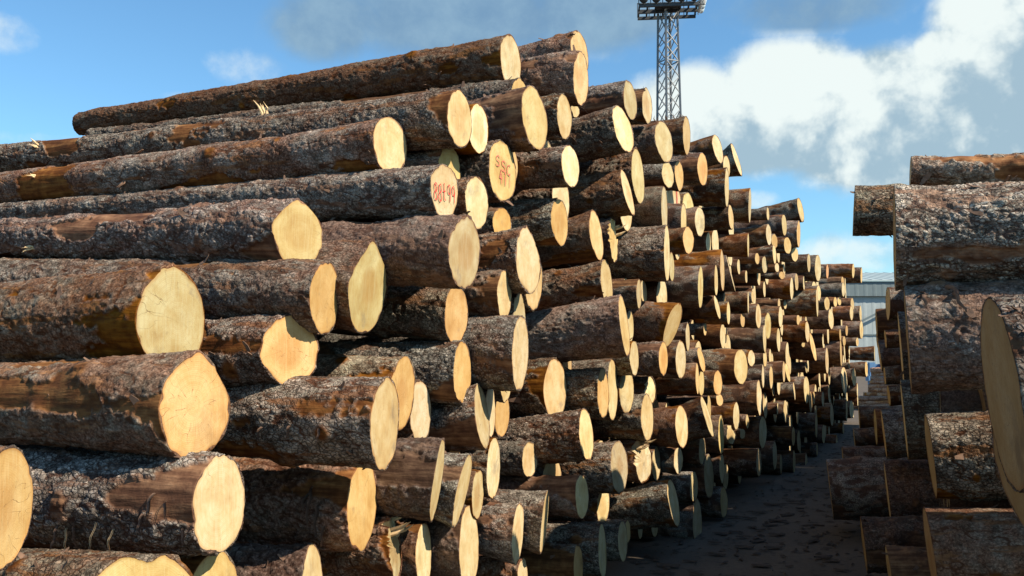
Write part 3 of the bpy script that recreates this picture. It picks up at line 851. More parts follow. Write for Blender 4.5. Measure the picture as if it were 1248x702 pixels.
def make_log(P0, a, r0, L, vis, q, Lq, ratio, lean, depth, seed, o, label, group, cat='log'):
    """one log: an Empty on the middle of its cut end, children bark and cut_face"""
    rr = random.Random(seed); npr = np.random.RandomState(seed)
    a = np.array(a) / np.linalg.norm(a)
    look = P0 - np.array([0, 0, EYE]); look /= np.linalg.norm(look)
    ca = float(-(a @ look)); t = a + ca * look; sa = float(np.linalg.norm(t)); t /= sa
    e1 = np.cross(a, [0, 0, 1]); e1 /= np.linalg.norm(e1)
    if e1 @ look < 0: e1 = -e1
    e2 = np.cross(e1, a) if np.cross(e1, a)[2] > 0 else np.cross(a, e1)
    c1 = float(e1 @ t)
    tk = max(-0.55, min(0.55, (ratio - c1) / sa)); tm = lean
    x = -a                                       # local x runs into the log
    mirror = np.linalg.det(np.stack([x, e1, e2], 1)) < 0
    ly = -e1 if mirror else e1
    if mirror: tk = -tk
    Mx = Matrix(((x[0], ly[0], e2[0], P0[0]), (x[1], ly[1], e2[1], P0[1]), (x[2], ly[2], e2[2], P0[2]), (0, 0, 0, 1)))
    root = tag(empty('log', mat=Mx), label, cat, group)
    # sampling: fine where it faces the camera and lies in view, coarse elsewhere
    step = max(0.0062, 1.35 * depth / FOC)
    if depth > 8: step = max(0.022, 2.0 * depth / FOC)
    toc = -look; cy_, cz_ = float(toc @ ly), float(toc @ e2); thc = math.atan2(cz_, cy_)
    ths = []; th = thc - math.pi
    while th < thc + math.pi - 1e-6:
        ths.append(th)
        th += (step if abs(th - thc) < 1.75 else 3.2 * step) / r0
    if len(ths) > 3 and ths[-1] > thc + math.pi - 0.4 * step / r0: ths.pop()
    while len(ths) < 18: ths = list(thc - math.pi + np.arange(20) * 2 * math.pi / 20)
    th = np.array(ths); nth = len(th)
    xs = [0.0, 0.004]; d = step
    while xs[-1] < L:
        if xs[-1] > vis: d = min(d * 1.5, 0.35)
        xs.append(xs[-1] + d)
    xs[-1] = L
    xs = np.array(xs); nx = len(xs)
    # outline
    c3, p2, p3 = rr.uniform(.008, .03), rr.uniform(0, 6.28), rr.uniform(0, 6.28)
    c2 = rr.uniform(.01, .045)
    out = 1 + c2 * np.cos(2 * th + p2) + c3 * np.cos(3 * th + p3) + 0.012 * np.cos(5 * th + p3)
    phi = np.arctan2(np.cos(th), np.sin(th))     # angle from the top
    shape = np.ones(nth)
    if o.get('pk'):
        pw = 2 - 0.62 * o['pk']
        s = 1 / (np.abs(np.cos(phi)) ** pw + np.abs(np.sin(phi)) ** pw) ** (1 / pw)
        shape = np.where(np.abs(phi) < math.pi / 2, s, 1)
    if o.get('tw'): shape = shape * (1 - 0.22 * np.exp(-((phi + 0.1) / .3) ** 2)) * (1 + 0.10 * np.abs(np.sin(phi)))
    lam = max(Lq, .5)
    f = 1 - (1 - q) * (1 - np.exp(-xs / lam)) / (1 - math.exp(-Lq / lam)); f = np.maximum(f, 0.40)
    fade = np.exp(-(xs / (0.9 * r0)) ** 2) if not o.get('tw') else np.exp(-xs / 0.8)
    rho = r0 * f[:, None] * out[None, :] * (1 + (shape - 1)[None, :] * fade[:, None])
    X = np.repeat(xs[:, None], nth, 1)
    # slow bend of the stem
    bend = min(0.022, 0.008 * L); by, bz = bend * rr.uniform(-1, 1), bend * rr.uniform(-.6, .6)
    sy = by * np.sin(xs / L * 3.1) ; sz = bz * np.sin(xs / L * 4.2)
    p = np.stack([X.ravel(), (rho * np.cos(th)).ravel(), (rho * np.sin(th)).ravel()], 1)
    off = npr.rand(3) * 50
    pn = p + off
    disp = (fbm(pn * 3.2, seed, 2) - .5) * 0.036 * min(1, r0 / .16)
    peelthr = rr.uniform(.56, .70) if not (o.get('sm') or o.get('np')) else .9
    pq = fbm(pn * np.array([1.7, 5.0, 5.0]), seed + 3, 3)
    pq = pq + (fbm(pn * 34, seed + 4, 2) - .5) * .10 + 0.10 * np.exp(-p[:, 0] / .12) * (rr.random() > .45)
    peel = sstep(pq, peelthr, peelthr + .025)
    if depth < 8.5:
        sty = rr.choice(['scale', 'scale', 'plate', 'flat']) if not o.get('pl') else 'plate'
        ka, kt, kamp, krough = {'scale': (30., 44., 1.0, 1.0), 'plate': (17., 27., 1.5, .8), 'flat': (22., 30., .55, .75)}[sty]
        wq = pn + (np.stack([vnoise(pn * 21, 7), vnoise(pn * 21 + 9, 8), vnoise(pn * 21 + 5, 9)], 1) - .5) * 0.035
        rough = fbm(pn * np.array([38., 62., 62.]), seed + 5, 4, .62)
        lay = fbm(wq * np.array([ka * .42, kt * .55, kt * .55]), seed, 3) * 7.0
        fl = np.floor(lay); tread = sstep(lay - fl, .0, .22)
        terr = (fl + tread) / 7.0
        ridge = np.abs(fbm(pn * np.array([5., 15., 15.]), seed + 6, 3) - .5)
        furrow = sstep(ridge, 0.0, 0.035)
        cell = np.clip(.5 + 1.6 * (vnoise(wq * np.array([ka, kt, kt]), seed + 2) - .5) * .6 + (terr - .5), 0, 1)
        plate = np.clip(.25 + .75 * tread, 0, 1) * furrow * (0.45 + 0.55 * sstep(rough, .36, .52))
        if sty == 'plate':
            f1, f2, rid = worley(wq * np.array([ka, kt, kt]), seed)
            ed = sstep(f2 - f1, .02, .20)
            plate = plate * (.35 + .65 * ed); cell = .5 * cell + .5 * rid
            terr = terr + .25 * ed * (.4 + rid)
        k = 1.0 if not o.get('sm') else .35
        disp = disp + k * (1 - peel) * (kamp * (terr - .5) * 0.014 + furrow * .003 + krough * (rough - .5) * 0.016) + peel * (-0.006 + (fbm(pn * np.array([6., 40., 40.]), seed + 8, 2) - .5) * .005)
    else:
        plate = sstep(fbm(pn * np.array([9., 17., 17.]), seed + 5, 2), .38, .55); cell = vnoise(pn * 14, seed + 9)
        disp = disp + (1 - peel) * (plate * .006 + (cell - .5) * 0.008) - peel * .004
    for kx in range(rr.randint(2, 5)):           # knots and swellings
        kxx, kt = rr.uniform(.12, max(.4, min(vis, 2.6))), thc + rr.uniform(-1.5, 1.5)
        dd = (p[:, 0] - kxx) ** 2 + (np.angle(np.exp(1j * (np.repeat(th[None, :], nx, 0).ravel() - kt))) * r0) ** 2
        sg = rr.uniform(.018, .04)
        disp = disp + rr.uniform(.35, .8) * sg * np.exp(-dd / (2 * sg * sg)) - .25 * sg * np.exp(-dd / (2 * (sg * .4) ** 2))
        peel = np.maximum(peel, sstep(np.exp(-dd / (2 * sg * sg)), .35, .8) * (kx % 2))
    if o.get('pl'):
        da = np.angle(np.exp(1j * (np.repeat(th[None, :], nx, 0).ravel() - (thc + .30))))
        rg = fbm(pn * np.array([5., 16., 16.]), seed + 21, 3) - .5
        pm = sstep(.20 - np.abs(da) + rg * .5, 0, .05) * sstep(.62 - p[:, 0] + rg * .4, 0, .05) * sstep(p[:, 0] - .03 + rg * .1, 0, .03)
        disp = disp - .012 * pm; peel = np.maximum(peel, pm)
    rho = rho + disp.reshape(nx, nth)
    # end: oblique saw cut
    shift0 = rho * (np.cos(th) * tk + np.sin(th) * tm)[None, :]
    if o.get('nt'):
        jag = (vnoise(np.stack([th * 7, th * 0 + seed, th * 0], 1), 3) - .35) * 1.1 * r0 * np.clip(np.sin(th) + .35, 0, 1)
        jag += (vnoise(np.stack([th * 19, th * 0 + seed, th * 0], 1), 4) - .5) * .35 * r0 * np.clip(np.sin(th) + .5, 0, 1)
        shift0 = shift0 - np.abs(jag)[None, :] * 0.55
    Xf = X - shift0 * np.exp(-X / (1.6 * r0))
    Y = rho * np.cos(th) + sy[:, None]; Z = rho * np.sin(th) + sz[:, None]
    v = np.stack([Xf, Y, Z], -1).reshape(-1, 3)
    thk = min(0.014, 0.07 * r0) * (0.22 + 0.95 * vnoise(np.stack([th * 5, th * 0 + seed, th * 0], 1), 5) ** 2)
    ker = max(3, int(.10 * nth)) | 1
    sm_ = np.convolve(np.concatenate([rho[0]] * 3), np.ones(ker) / ker, 'same')[nth:2 * nth]
    rin = np.clip(0.75 * sm_ + .25 * rho[0] - thk, .6 * rho[0], rho[0] - .0005)
    sh_in = rin * (np.cos(th) * tk + np.sin(th) * tm)
    if o.get('nt'): sh_in = shift0[0]
    inner = np.stack([-sh_in + .0015, rin * np.cos(th), rin * np.sin(th)], -1)
    n0 = nx * nth
    v = np.concatenate([v, inner, [[L, sy[-1], sz[-1]]]])
    Ii = np.arange(n0).reshape(nx, nth); J = np.roll(Ii, -1, 1)
    q_ = np.stack([Ii[:-1], Ii[1:], J[1:], J[:-1]], -1).reshape(-1, 4)
    ii = n0 + np.arange(nth); jj = np.roll(ii, -1)
    q_ = np.concatenate([q_, np.stack([ii, Ii[0], J[0], jj], -1)])
    tr = np.stack([Ii[-1], np.full(nth, n0 + nth), J[-1]], -1)
    if mirror is None: pass
    me = mesh_np('bark', v, q_, tr)
    ext = lambda arr, val: np.concatenate([arr, np.full(nth, val), [0.3]]).astype(np.float32)
    for nm, arr in (('plate', ext(plate, .25)), ('peel', ext(peel, 0.)), ('cell', ext(cell, .3))):
        at_ = me.attributes.new(nm, 'FLOAT', 'POINT'); at_.data.foreach_set('value', arr)
    bo = obj('bark', me, BARK, root)
    k = rr.uniform(.92, 1.28) * o.get('bk', 1.0); bo.color = (k * rr.uniform(.96, 1.05), k, k * rr.uniform(.94, 1.05), rr.uniform(0, 1))
    if o.get('sm'): bo.color = (.9, .92, .85, .2)
    # cut face
    fr = [1, .975, .9, .72, .5, .27, .1] if depth < 8 else [1, .93, .5]
    vs = []
    for fi in fr:
        yy, z_ = rin * fi * np.cos(th), rin * fi * np.sin(th)
        s = (yy * tk + z_ * tm)
        if o.get('nt'):
            s = s + (sh_in - rin * (np.cos(th) * tk + np.sin(th) * tm)) * fi ** 3
            s = s - (vnoise(np.stack([yy * 40, z_ * 14, yy * 0 + seed], 1), 6)) * .012
        if depth < 8: s = s + (fbm(np.stack([yy * 12, z_ * 12, yy * 0 + seed], 1), 2, 2) - .5) * .006 * (fi < .99)
        vs.append(np.stack([-s + .001, yy, z_], -1))
    vs = np.concatenate(vs + [np.array([[0.001, 0, 0]])])
    Ic = np.arange(len(fr) * nth).reshape(len(fr), nth); Jc = np.roll(Ic, -1, 1)
    qc = np.stack([Ic[:-1], Jc[:-1], Jc[1:], Ic[1:]], -1).reshape(-1, 4)
    qc = qc[:, ::-1]
    tc_ = np.stack([Ic[-1], np.full(nth, len(fr) * nth), Jc[-1]], -1)
    mc = mesh_np('cut_face', vs, qc, tc_)
    ed = mc.attributes.new('edge', 'FLOAT', 'POINT'); ed.data.foreach_set('value', np.concatenate([np.repeat(fr, nth), [0]]).astype(np.float32))
    co = obj('cut_face', mc, WOOD, root)
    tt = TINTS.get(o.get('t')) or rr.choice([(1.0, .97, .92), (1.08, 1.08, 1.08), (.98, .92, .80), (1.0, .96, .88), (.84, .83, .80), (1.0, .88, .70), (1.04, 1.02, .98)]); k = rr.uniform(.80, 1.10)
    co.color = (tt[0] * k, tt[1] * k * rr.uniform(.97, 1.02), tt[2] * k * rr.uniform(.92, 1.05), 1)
    cap_tris_total[0] += 2 * len(q_) + len(tr); cap_tris_total[1] += 2 * len(qc)
    return dict(root=root, r0=r0, tk=tk, tm=tm, f=f, xs=xs, thc=thc, P0=P0, a=a, mirror=mirror, rho=rho, th=th)

def along(P0, yaw, xl, yl):
    """the point at pixel xl, yl on the vertical sheet through P0 in the direction yaw"""
    d = np.array([math.sin(yaw), math.cos(yaw), 0.0])
    rx = ray(xl, yl)
    # P0 + t d has the same bearing as rx
    A = np.array([[d[0], -rx[0]], [d[1], -rx[1]]]); t, s = np.linalg.solve(A, -P0[:2])
    return np.array([0, 0, EYE]) + rx * s, t, s

SHADE = lambda x, y: y > (690 - 0.62 * (x - 640))            # the line of the opposite stack's shadow on this one
HANDLES = {}
rows = []
for i, e in enumerate(LEFT):
    x, y, H, Wd, o = e
    z = zz[i]; P0 = at(x, y, z); r0 = H / 2 * z / FOC
    if 'l' in o: xl, yl, Hl = o['l']
    else:
        s = o.get('s', None)
        nom = (y - 430.0) / (x + 1735.0)
        s = nom + rng.uniform(-.02, .02) if s is None else 0.6 * s + 0.4 * nom
        xl, yl, Hl = x - 60, y - 60 * s, None
    Pl, t, zl = along(P0, YAW, xl, yl)
    a = P0 - Pl; Lq = float(np.linalg.norm(a))
    q = (Hl / 2 * zl / FOC) / r0 if Hl else rng.uniform(.84, .93)
    if 'l' not in o:
        Lq = .6
        _, vis, _ = along(P0, YAW, x - 130, y)
    else: vis = Lq + .1
    vis = min(abs(vis), 4.2)
    L = o['L'] if 'L' in o else Lq if o.get('stop') else max(vis + .6, rng.uniform(3.6, 5.2))
    rows.append((P0, a, r0, L, vis, max(.45, min(1.08, q)), Lq, Wd / H))

# labels: the marked ones by hand, the rest by where they lie next to a marked one
anch = [i for i, e in enumerate(LEFT) if e[4].get('h')]
GL = 'spruce logs of the long high stack'
used = {}
labels = []
for i, e in enumerate(LEFT):
    x, y, H, Wd, o = e
    if o.get('n'): labels.append(o['n']); used[o['n']] = 1; continue
    labels.append(None)
def where(dx, dy):
    a = math.degrees(math.atan2(-dy, dx)) % 360
    return ['straight along from', 'up and along from', 'directly above', 'above and nearer than', 'just nearer than', 'below and nearer than', 'directly beneath', 'below and beyond'][int(((a + 22.5) % 360) // 45)]
buckets = {}
for i, e in enumerate(LEFT):
    if labels[i]: continue
    x, y, H, Wd, o = e
    d = [(math.hypot(x - LEFT[j][0], y - LEFT[j][1]), j) for j in anch]
    dist, j = min(d)
    buckets.setdefault((j, where(x - LEFT[j][0], y - LEFT[j][1])), []).append((dist, i))
ORD = ['', 'second ', 'third ', 'fourth ', 'fifth ', 'sixth ', 'seventh ', 'eighth ', 'ninth ', 'tenth ', 'eleventh ', 'twelfth ']
for (j, wd), lst in buckets.items():
    lst.sort()
    for n, (dist, i) in enumerate(lst):
        x, y, H, Wd, o = LEFT[i]
        exp = 0.131 * (1182 - x)
        size = 'thick' if H > 1.12 * exp else 'slim' if H < .72 * exp else 'middling'
        lit = 'shaded' if SHADE(x, y) else 'sunlit'
        tn = {'o': 'orange', 'y': 'yellow', 'g': 'grey-green', 'w': 'whitish', 'r': 'pink'}.get(o.get('t'), 'tan')
        labels[i] = f"{ORD[min(n, 11)]}{size} {lit} log {wd} {LEFT[j][4]['h']}" if lit == 'shaded' else f"{ORD[min(n, 11)]}{size} {tn}-ended log {wd} {LEFT[j][4]['h']}"

for i, e in enumerate(LEFT):
    P0, a, r0, L, vis, q, Lq, ratio = rows[i]
    o = e[4]
    d = make_log(P0, a, r0, L, vis, q, Lq, ratio, o.get('m', 0.0), zz[i], 100 + i, o, labels[i], GL)
    HANDLES[o.get('h', i)] = d
    d['row'] = (e, zz[i])

# logs deeper in the same stack that close its hollows, and the rest of the stack across the aisle behind the near logs: one mass each
class Mass:
    def __init__(s): s.v, s.q, s.t, s.at, s.cv, s.cq, s.ct, s.ce = [], [], [], [], [], [], [], []
    def log(s, P0, a, r0, L, seed):
        npr = np.random.RandomState(seed); a = np.array(a) / np.linalg.norm(a)
        e1 = np.cross(a, [0, 0, 1]); e1 /= np.linalg.norm(e1); e2 = np.cross(e1, a)
        n = 22; th = np.arange(n) * 2 * math.pi / n; xs = np.concatenate([[0], np.linspace(.03, L, 16)])
        X = np.repeat(xs[:, None], n, 1); rho = r0 * (1 - .12 * X / L) * (1 + .05 * np.cos(2 * th + seed) + .03 * np.cos(3 * th))[None, :]
        p = np.stack([X.ravel(), (rho * np.cos(th)).ravel(), (rho * np.sin(th)).ravel()], 1); pn = p + npr.rand(3) * 40
        rho = rho + ((fbm(pn * 6, seed, 2) - .5) * .035).reshape(rho.shape)
        pts = P0 - a * X[..., None] + rho[..., None] * (np.cos(th)[None, :, None] * e1 + np.sin(th)[None, :, None] * e2)
        b = sum(len(k) for k in s.v); I = b + np.arange(X.size).reshape(X.shape); J = np.roll(I, -1, 1)
        s.v.append(pts.reshape(-1, 3)); s.q.append(np.stack([I[:-1], J[:-1], J[1:], I[1:]], -1).reshape(-1, 4))
        s.at.append(np.stack([sstep(fbm(pn * 14, seed, 2), .35, .55), sstep(fbm(pn * np.array([1.7, 5, 5]), seed + 3, 2), .62, .66), vnoise(pn * 20, 3)], 1))
        cv = np.concatenate([pts[0] * .96 + P0 * .04 + a * .002, pts[0] * .5 + P0 * .5 + a * .002, [P0 + a * .002], pts[-1]])
        b = sum(len(k) for k in s.cv); A = b + np.arange(n); B_ = A + n; A2, B2 = np.roll(A, -1), np.roll(B_, -1)
        s.cv.append(cv); s.cq.append(np.stack([A, A2, B2, B_], -1)); s.ct.append(np.stack([B_, B2, np.full(n, b + 2 * n)], -1))
        s.ce.append(np.concatenate([np.ones(n), np.full(n, .5), [0], np.ones(n)]))
    def build(s, name, label):
        me = mesh_np(name, np.concatenate(s.v), np.concatenate(s.q)); at_ = np.concatenate(s.at).astype(np.float32)
        for k, nm in enumerate(('plate', 'peel', 'cell')):
            x = me.attributes.new(nm, 'FLOAT', 'POINT'); x.data.foreach_set('value', np.ascontiguousarray(at_[:, k]))
        o = tag(obj(name, me, BARK), label, 'log pile', None, 'stuff')
        mc = mesh_np('cut_faces', np.concatenate(s.cv), np.concatenate(s.cq), np.concatenate(s.ct))
        x = mc.attributes.new('edge', 'FLOAT', 'POINT'); x.data.foreach_set('value', np.concatenate(s.ce).astype(np.float32))
        c = obj('cut_faces', mc, WOOD, o); c['kind'] = 'stuff'
        return o
w, v, r = secs(zz)
uu = np.array([section(row[0])[2] for row in rows])
U0 = float(np.median(uu)); print('face set-back', U0, uu.min(), uu.max())
W_, V_, R_ = list(w), list(v), list(r)
fr_ = random.Random(5); nfill = 0; mass = Mass()
for ri in [.19, .17, .15, .13, .11, .09]:
    for tries in range(2600):
        wi = fr_.uniform(6.6, 26.0); vi = fr_.uniform(ri, 3.6)
        Wn, Vn, Rn = np.array(W_), np.array(V_), np.array(R_)
        front = (Wn[:NL] < wi - .05) & (np.abs(Vn[:NL] - vi) < .30)
        if vi > .5 and not front.any(): continue
        cover = (np.abs(Wn[:NL] - wi) < .40) & (Vn[:NL] > vi + .15)
        if not cover.any(): continue
        dd = np.sqrt((Wn - wi) ** 2 + (Vn - vi) ** 2) - Rn - ri
        if dd.min() < -0.015: continue
        k = np.argsort((Wn[:NL] - wi) ** 2 + (Vn[:NL] - vi) ** 2)[:4]
        P0 = FX * wi + AX * (uu[k].max() + fr_.uniform(.15, .45)) + np.array([0, 0, vi])
        W_.append(wi); V_.append(vi); R_.append(ri); nfill += 1
        mass.log(P0, -AX + np.array([0, 0, fr_.uniform(-.015, .015)]), ri, fr_.uniform(3.2, 4.2), 2000 + nfill)
mass.build('recessed_logs', 'dark recessed logs packed in the hollows of the long high stack')

# ------------------------------------------------------------------ the stack across the aisle
GR = 'spruce logs of the stack across the aisle'
for i, (x, y, H, Wd, dep, o) in enumerate(RIGHT):
    P0 = at(x, y, dep); r0 = H / 2 * dep / FOC
    xl, yl = o['l']
    yaw = YAW + math.pi - R(o.get('yaw', 0) * .35)
    Pl, t, zl = along(P0, yaw, xl, yl)
    a = P0 - Pl
    Lq = float(np.linalg.norm(a))
    d = make_log(P0, a, r0, rng.uniform(3.0, 4.0), min(max(.3, Lq + .1), 1.6), rng.uniform(.93, 1.0), .8, Wd / H, 0.0, dep, 500 + i, o, o['n'], GR)
    HANDLES['R%d' % i] = d
mass2 = Mass()
hr = random.Random(9); k = 0
wi = 5.6
while wi < 24:
    top = 2.84 + (wi - 5.5) * .045
    vi = .17
    while vi < top - .1:
        ri = hr.uniform(.14, .2)
        k += 1
        mass2.log(FX * (wi + hr.uniform(-.04, .04)) + AX * (.22 - hr.uniform(0, .12)) + np.array([0, 0, vi]), AX, ri, hr.uniform(3.4, 4.2), 4000 + k)
        vi += 2 * ri * .98
    wi += .36
mass2.build('stacked_logs', 'shaded logs filling the stack across the aisle behind its nearest logs')
print('tris', cap_tris_total, 'fill', nfill)

# ------------------------------------------------------------------ details that ride on single logs
def local_axes(d):
    M = d['root'].matrix_world if False else d['root'].matrix_basis
    return M
def surf(d, px, py):
    """local point and outward normal on a log's bark nearest to where the photo shows a detail"""
    M = local_axes(d); best = None
    for i in range(0, len(d['xs']), max(1, len(d['xs']) // 160)):
        for j in range(0, len(d['th']), 2):
            th = d['th'][j]
            if math.cos(th - d['thc']) < -0.05: continue
            lp = Vector((d['xs'][i], d['rho'][i, j] * math.cos(th), d['rho'][i, j] * math.sin(th)))
            x, y, f = proj(np.array(M @ lp))
            e = (x - px) ** 2 + (y - py) ** 2
            if best is None or e < best[0]: best = (e, lp, Vector((0, math.cos(th), math.sin(th))))
    return best[1], best[2]

def splinters(d, px, py, n, size, name, m, lean=(-0.35, 0, 0), seed=1, label=None):
    """a torn stub: a clump of tapered slivers rooted in the bark"""
    r = random.Random(seed); lp, nm = surf(d, px, py)
    M3 = local_axes(d).to_3x3().inverted()
    up = (nm + Vector(lean)).normalized()
    b = MB()
    side = Vector((1, 0, 0)); tang = nm.cross(side)
    for k in range(n):
        base = lp - nm * 0.012 + side * r.uniform(-.4, .4) * size * .5 + tang * r.uniform(-.4, .4) * size * .35
        dr = (up + side * r.uniform(-.35, .15) + tang * r.uniform(-.25, .25)).normalized()
        ln = size * r.uniform(.45, 1.0); w = size * r.uniform(.05, .12)
        pts = [base, base + dr * ln * .5 + side * r.uniform(-.02, .02), base + dr * ln]
        b.tube(pts, [w, w * .75, w * .1], 7)
    o = b.build(name, m, d['root'])
    if label: o['label'] = label
    return o

def ribbon(pts, widths, thick=.003):
    b = MB(); vs = []
    for i, p in enumerate(pts):
        t = (pts[min(i + 1, len(pts) - 1)] - pts[max(i - 1, 0)]).normalized()
        s = t.cross(Vector((.3, .9, .25))).normalized(); nn = s.cross(t)
        w = widths[i] / 2
        c = 0.35 * w
        vs.append([p - s * w + nn * c, p, p + s * w + nn * c])
    b0 = 0
    for tri in vs: b.v += [tuple(x) for x in tri]
    n = len(vs)
    for tri in vs:
        for x in tri: b.v.append(tuple(x + Vector((0, 0, 0)) + Vector((thick, thick, 0))))
    for i in range(n - 1):
        for k in range(2):
            a = i * 3 + k; b.q.append((a, a + 1, a + 4, a + 3))
            c = n * 3 + a; b.q.append((c, c + 3, c + 4, c + 1))
    return b

def shred(d, px, py, length, width, seed, m=None, name='bark_shred', sway=0.3):
    """a strip of torn bark hanging from a log"""
    r = random.Random(seed); M = local_axes(d); Mi = M.to_3x3().inverted()
    lp, nm = surf(d, px, py)
    down = (Mi @ Vector((0, 0, -1))).normalized(); side = Vector((1, 0, 0))
    p = lp + nm * .002; dr = (nm * .9 + side * r.uniform(-.6, .6) + down * .3).normalized()
    pts, ws = [], []; n = 9; tw = r.uniform(-1, 1)
    for i in range(n):
        pts.append(p.copy()); ws.append(width * .62 * (1 - (i / (n - 1)) ** 2 * .8) * r.uniform(.8, 1.15))
        dr = (dr + down * .45 + side * (tw * sway * r.uniform(.2, 1) + .5 * math.sin(i * 1.3 + seed)) + nm * r.uniform(-.3, .35)).normalized()
        p = p + dr * length / n
    return ribbon(pts, ws).build(name, m or SHRED, d['root'], True)

def flakes(d, n, seed, size=.03, vis=2.0):
    """small curled flakes and shreds standing proud of the bark"""
    r = random.Random(seed); b = MB()
    for k in range(n):
        i = r.randrange(2, max(3, int(np.searchsorted(d['xs'], min(vis, d['xs'][-1] * .8)))))
        j = r.choice([jj for jj in range(len(d['th'])) if math.cos(d['th'][jj] - d['thc']) > -.25])
        th = d['th'][j]; nm = Vector((0, math.cos(th), math.sin(th))); tg = Vector((0, -math.sin(th), math.cos(th))); ax = Vector((1, 0, 0))
        c = Vector((d['xs'][i], d['rho'][i, j] * math.cos(th), d['rho'][i, j] * math.sin(th)))
        L = size * r.uniform(.5, 1.8); w = L * r.uniform(.25, .6); a = r.uniform(0, 3.1)
        u = ax * math.cos(a) + tg * math.sin(a); v = ax * -math.sin(a) + tg * math.cos(a)
        lift = r.uniform(.1, .9)
        p0 = c - nm * .004
        rows_ = [(0, 0, 1), (.5, .12 * lift, .9), (1.0, .62 * lift, .45)]
        b0 = len(b.v)
        for s_, h_, ww in rows_:
            for q_ in (-1, 1): b.v.append(tuple(p0 + u * s_ * L + nm * h_ * L + v * q_ * w * ww * .5))
            for q_ in (-1, 1): b.v.append(tuple(p0 + u * s_ * L + nm * (h_ * L - .003) + v * q_ * w * ww * .5))
        for s_ in range(2):
            o_ = b0 + s_ * 4
            b.q += [(o_, o_ + 1, o_ + 5, o_ + 4), (o_ + 2, o_ + 6, o_ + 7, o_ + 3), (o_, o_ + 4, o_ + 6, o_ + 2), (o_ + 1, o_ + 3, o_ + 7, o_ + 5)]
        b.q.append((b0 + 8, b0 + 9, b0 + 11, b0 + 10))
    o = b.build('loose_bark', SHRED, d['root']); o['kind'] = 'stuff'

H = HANDLES
d2 = H['the log with the torn branch stubs']
splinters(d2, 322, 137, 8, .105, 'branch_stub', SPLIT, (.25, 0, 0), 3)
splinters(d2, 46, 178, 5, .085, 'branch_stub', SPLIT, (.5, 0, 0), 4)
d3 = H['the silvery knotted log']
splinters(d3, 40, 213, 5, .06, 'branch_stub', SPLIT, (.3, 0, 0), 5)
splinters(d3, 150, 222, 6, .07, 'splinter', SHRED, (.2, -.4, 0), 6)
d5 = H['the broad pointed end']
splinters(d5, 38, 304, 7, .07, 'splinter', SPLIT, (1.2, 0, 0), 7)
d11 = H['the log with hanging bark shreds']
for k, (px, py, ln, w) in enumerate([(75, 640, .12, .022), (84, 642, .10, .014), (92, 640, .12, .012), (120, 636, .13, .010), (140, 645, .12, .012), (190, 600, .12, .03), (178, 625, .08, .02), (225, 640, .07, .02), (205, 610, .10, .016)]):
    shred(d11, px, py, ln, w, 40 + k, SPLIT if k in (1, 3, 4) else SHRED)
d12 = H['the tall ochre oval end']
for k, (px, py, ln, w) in enumerate([(382, 595, .22, .03), (388, 615, .16, .03), (378, 600, .12, .02), (396, 640, .10, .02)]):
    shred(d12, px, py, ln, w, 60 + k)
d10 = H['the tall cream oval end']
for k in range(3): shred(d10, 320 + 35 * k, 520, .07, .018, 70 + k)
for k, nm_ in enumerate(['the highest log', 'the log at the mast foot', 'the topmost long log', 'the slim end before the mast']):
    e, z = H[nm_]['row']
    if k == 0: splinters(H[nm_], 699, 41, 7, .05, 'bark_tuft', SHRED, (.9, 0, 0), 80)
    elif k == 1:
        for px in (801, 812, 822, 829): splinters(H[nm_], px, 143, 3, .07, 'bark_tuft', SHRED, (.1, 0, 0), 81 + px)
    elif k == 2: splinters(H[nm_], 320, 108, 5, .05, 'bark_tuft', SHRED, (.6, 0, 0), 82)
    else: splinters(H[nm_], 784, 110, 4, .05, 'bark_tuft', SHRED, (-.2, 0, 0), 83)
for nm_, n in (('the ragged torn tongue', 6), ('the splintered end', 7), ('the notched end', 5)):
    d = H[nm_]; e, z = d['row']
    r = random.Random(len(nm_)); b = MB(); R0 = d['r0']
    for k in range(n):
        th = r.uniform(.4, 2.8); q = r.uniform(.6, .93) * R0
        y, zl = q * math.cos(th), q * math.sin(th); x = -(y * d['tk'] + zl * d['tm'])
        p = Vector((x + .03, y, zl)); ln = r.uniform(.04, .12)
        b.tube([p, p + Vector((-ln * .6, 0, ln * .15)), p + Vector((-ln, r.uniform(-.01, .01), ln * .35))], [.012, .009, .001], 5)
    b.build('splinter', SPLIT, d['root'])
dr3, dr4 = H['R2'], H['R3']
for k, (px, py, ln, w) in enumerate([(1152, 352, .16, .035), (1160, 360, .14, .03), (1128, 358, .10, .03), (1166, 400, .08, .03)]): shred(dr4, px, py, ln, w, 95 + k, None, 'bark_shred', .4)
splinters(H['R0'], 1150, 190, 4, .025, 'bark_tuft', SHRED, (.2, 0, 0), 110); splinters(H['R0'], 1196, 190, 4, .03, 'bark_tuft', SHRED, (.2, 0, 0), 111)
for k, dd in enumerate(list(H.values())):
    z = float(np.linalg.norm(dd['P0'] - np.array([0, 0, EYE])))
    if z < 8.0: flakes(dd, 16 if z < 5 else 7, 300 + k, .034 if z < 5 else .045, 2.4 if z < 5 else .9)

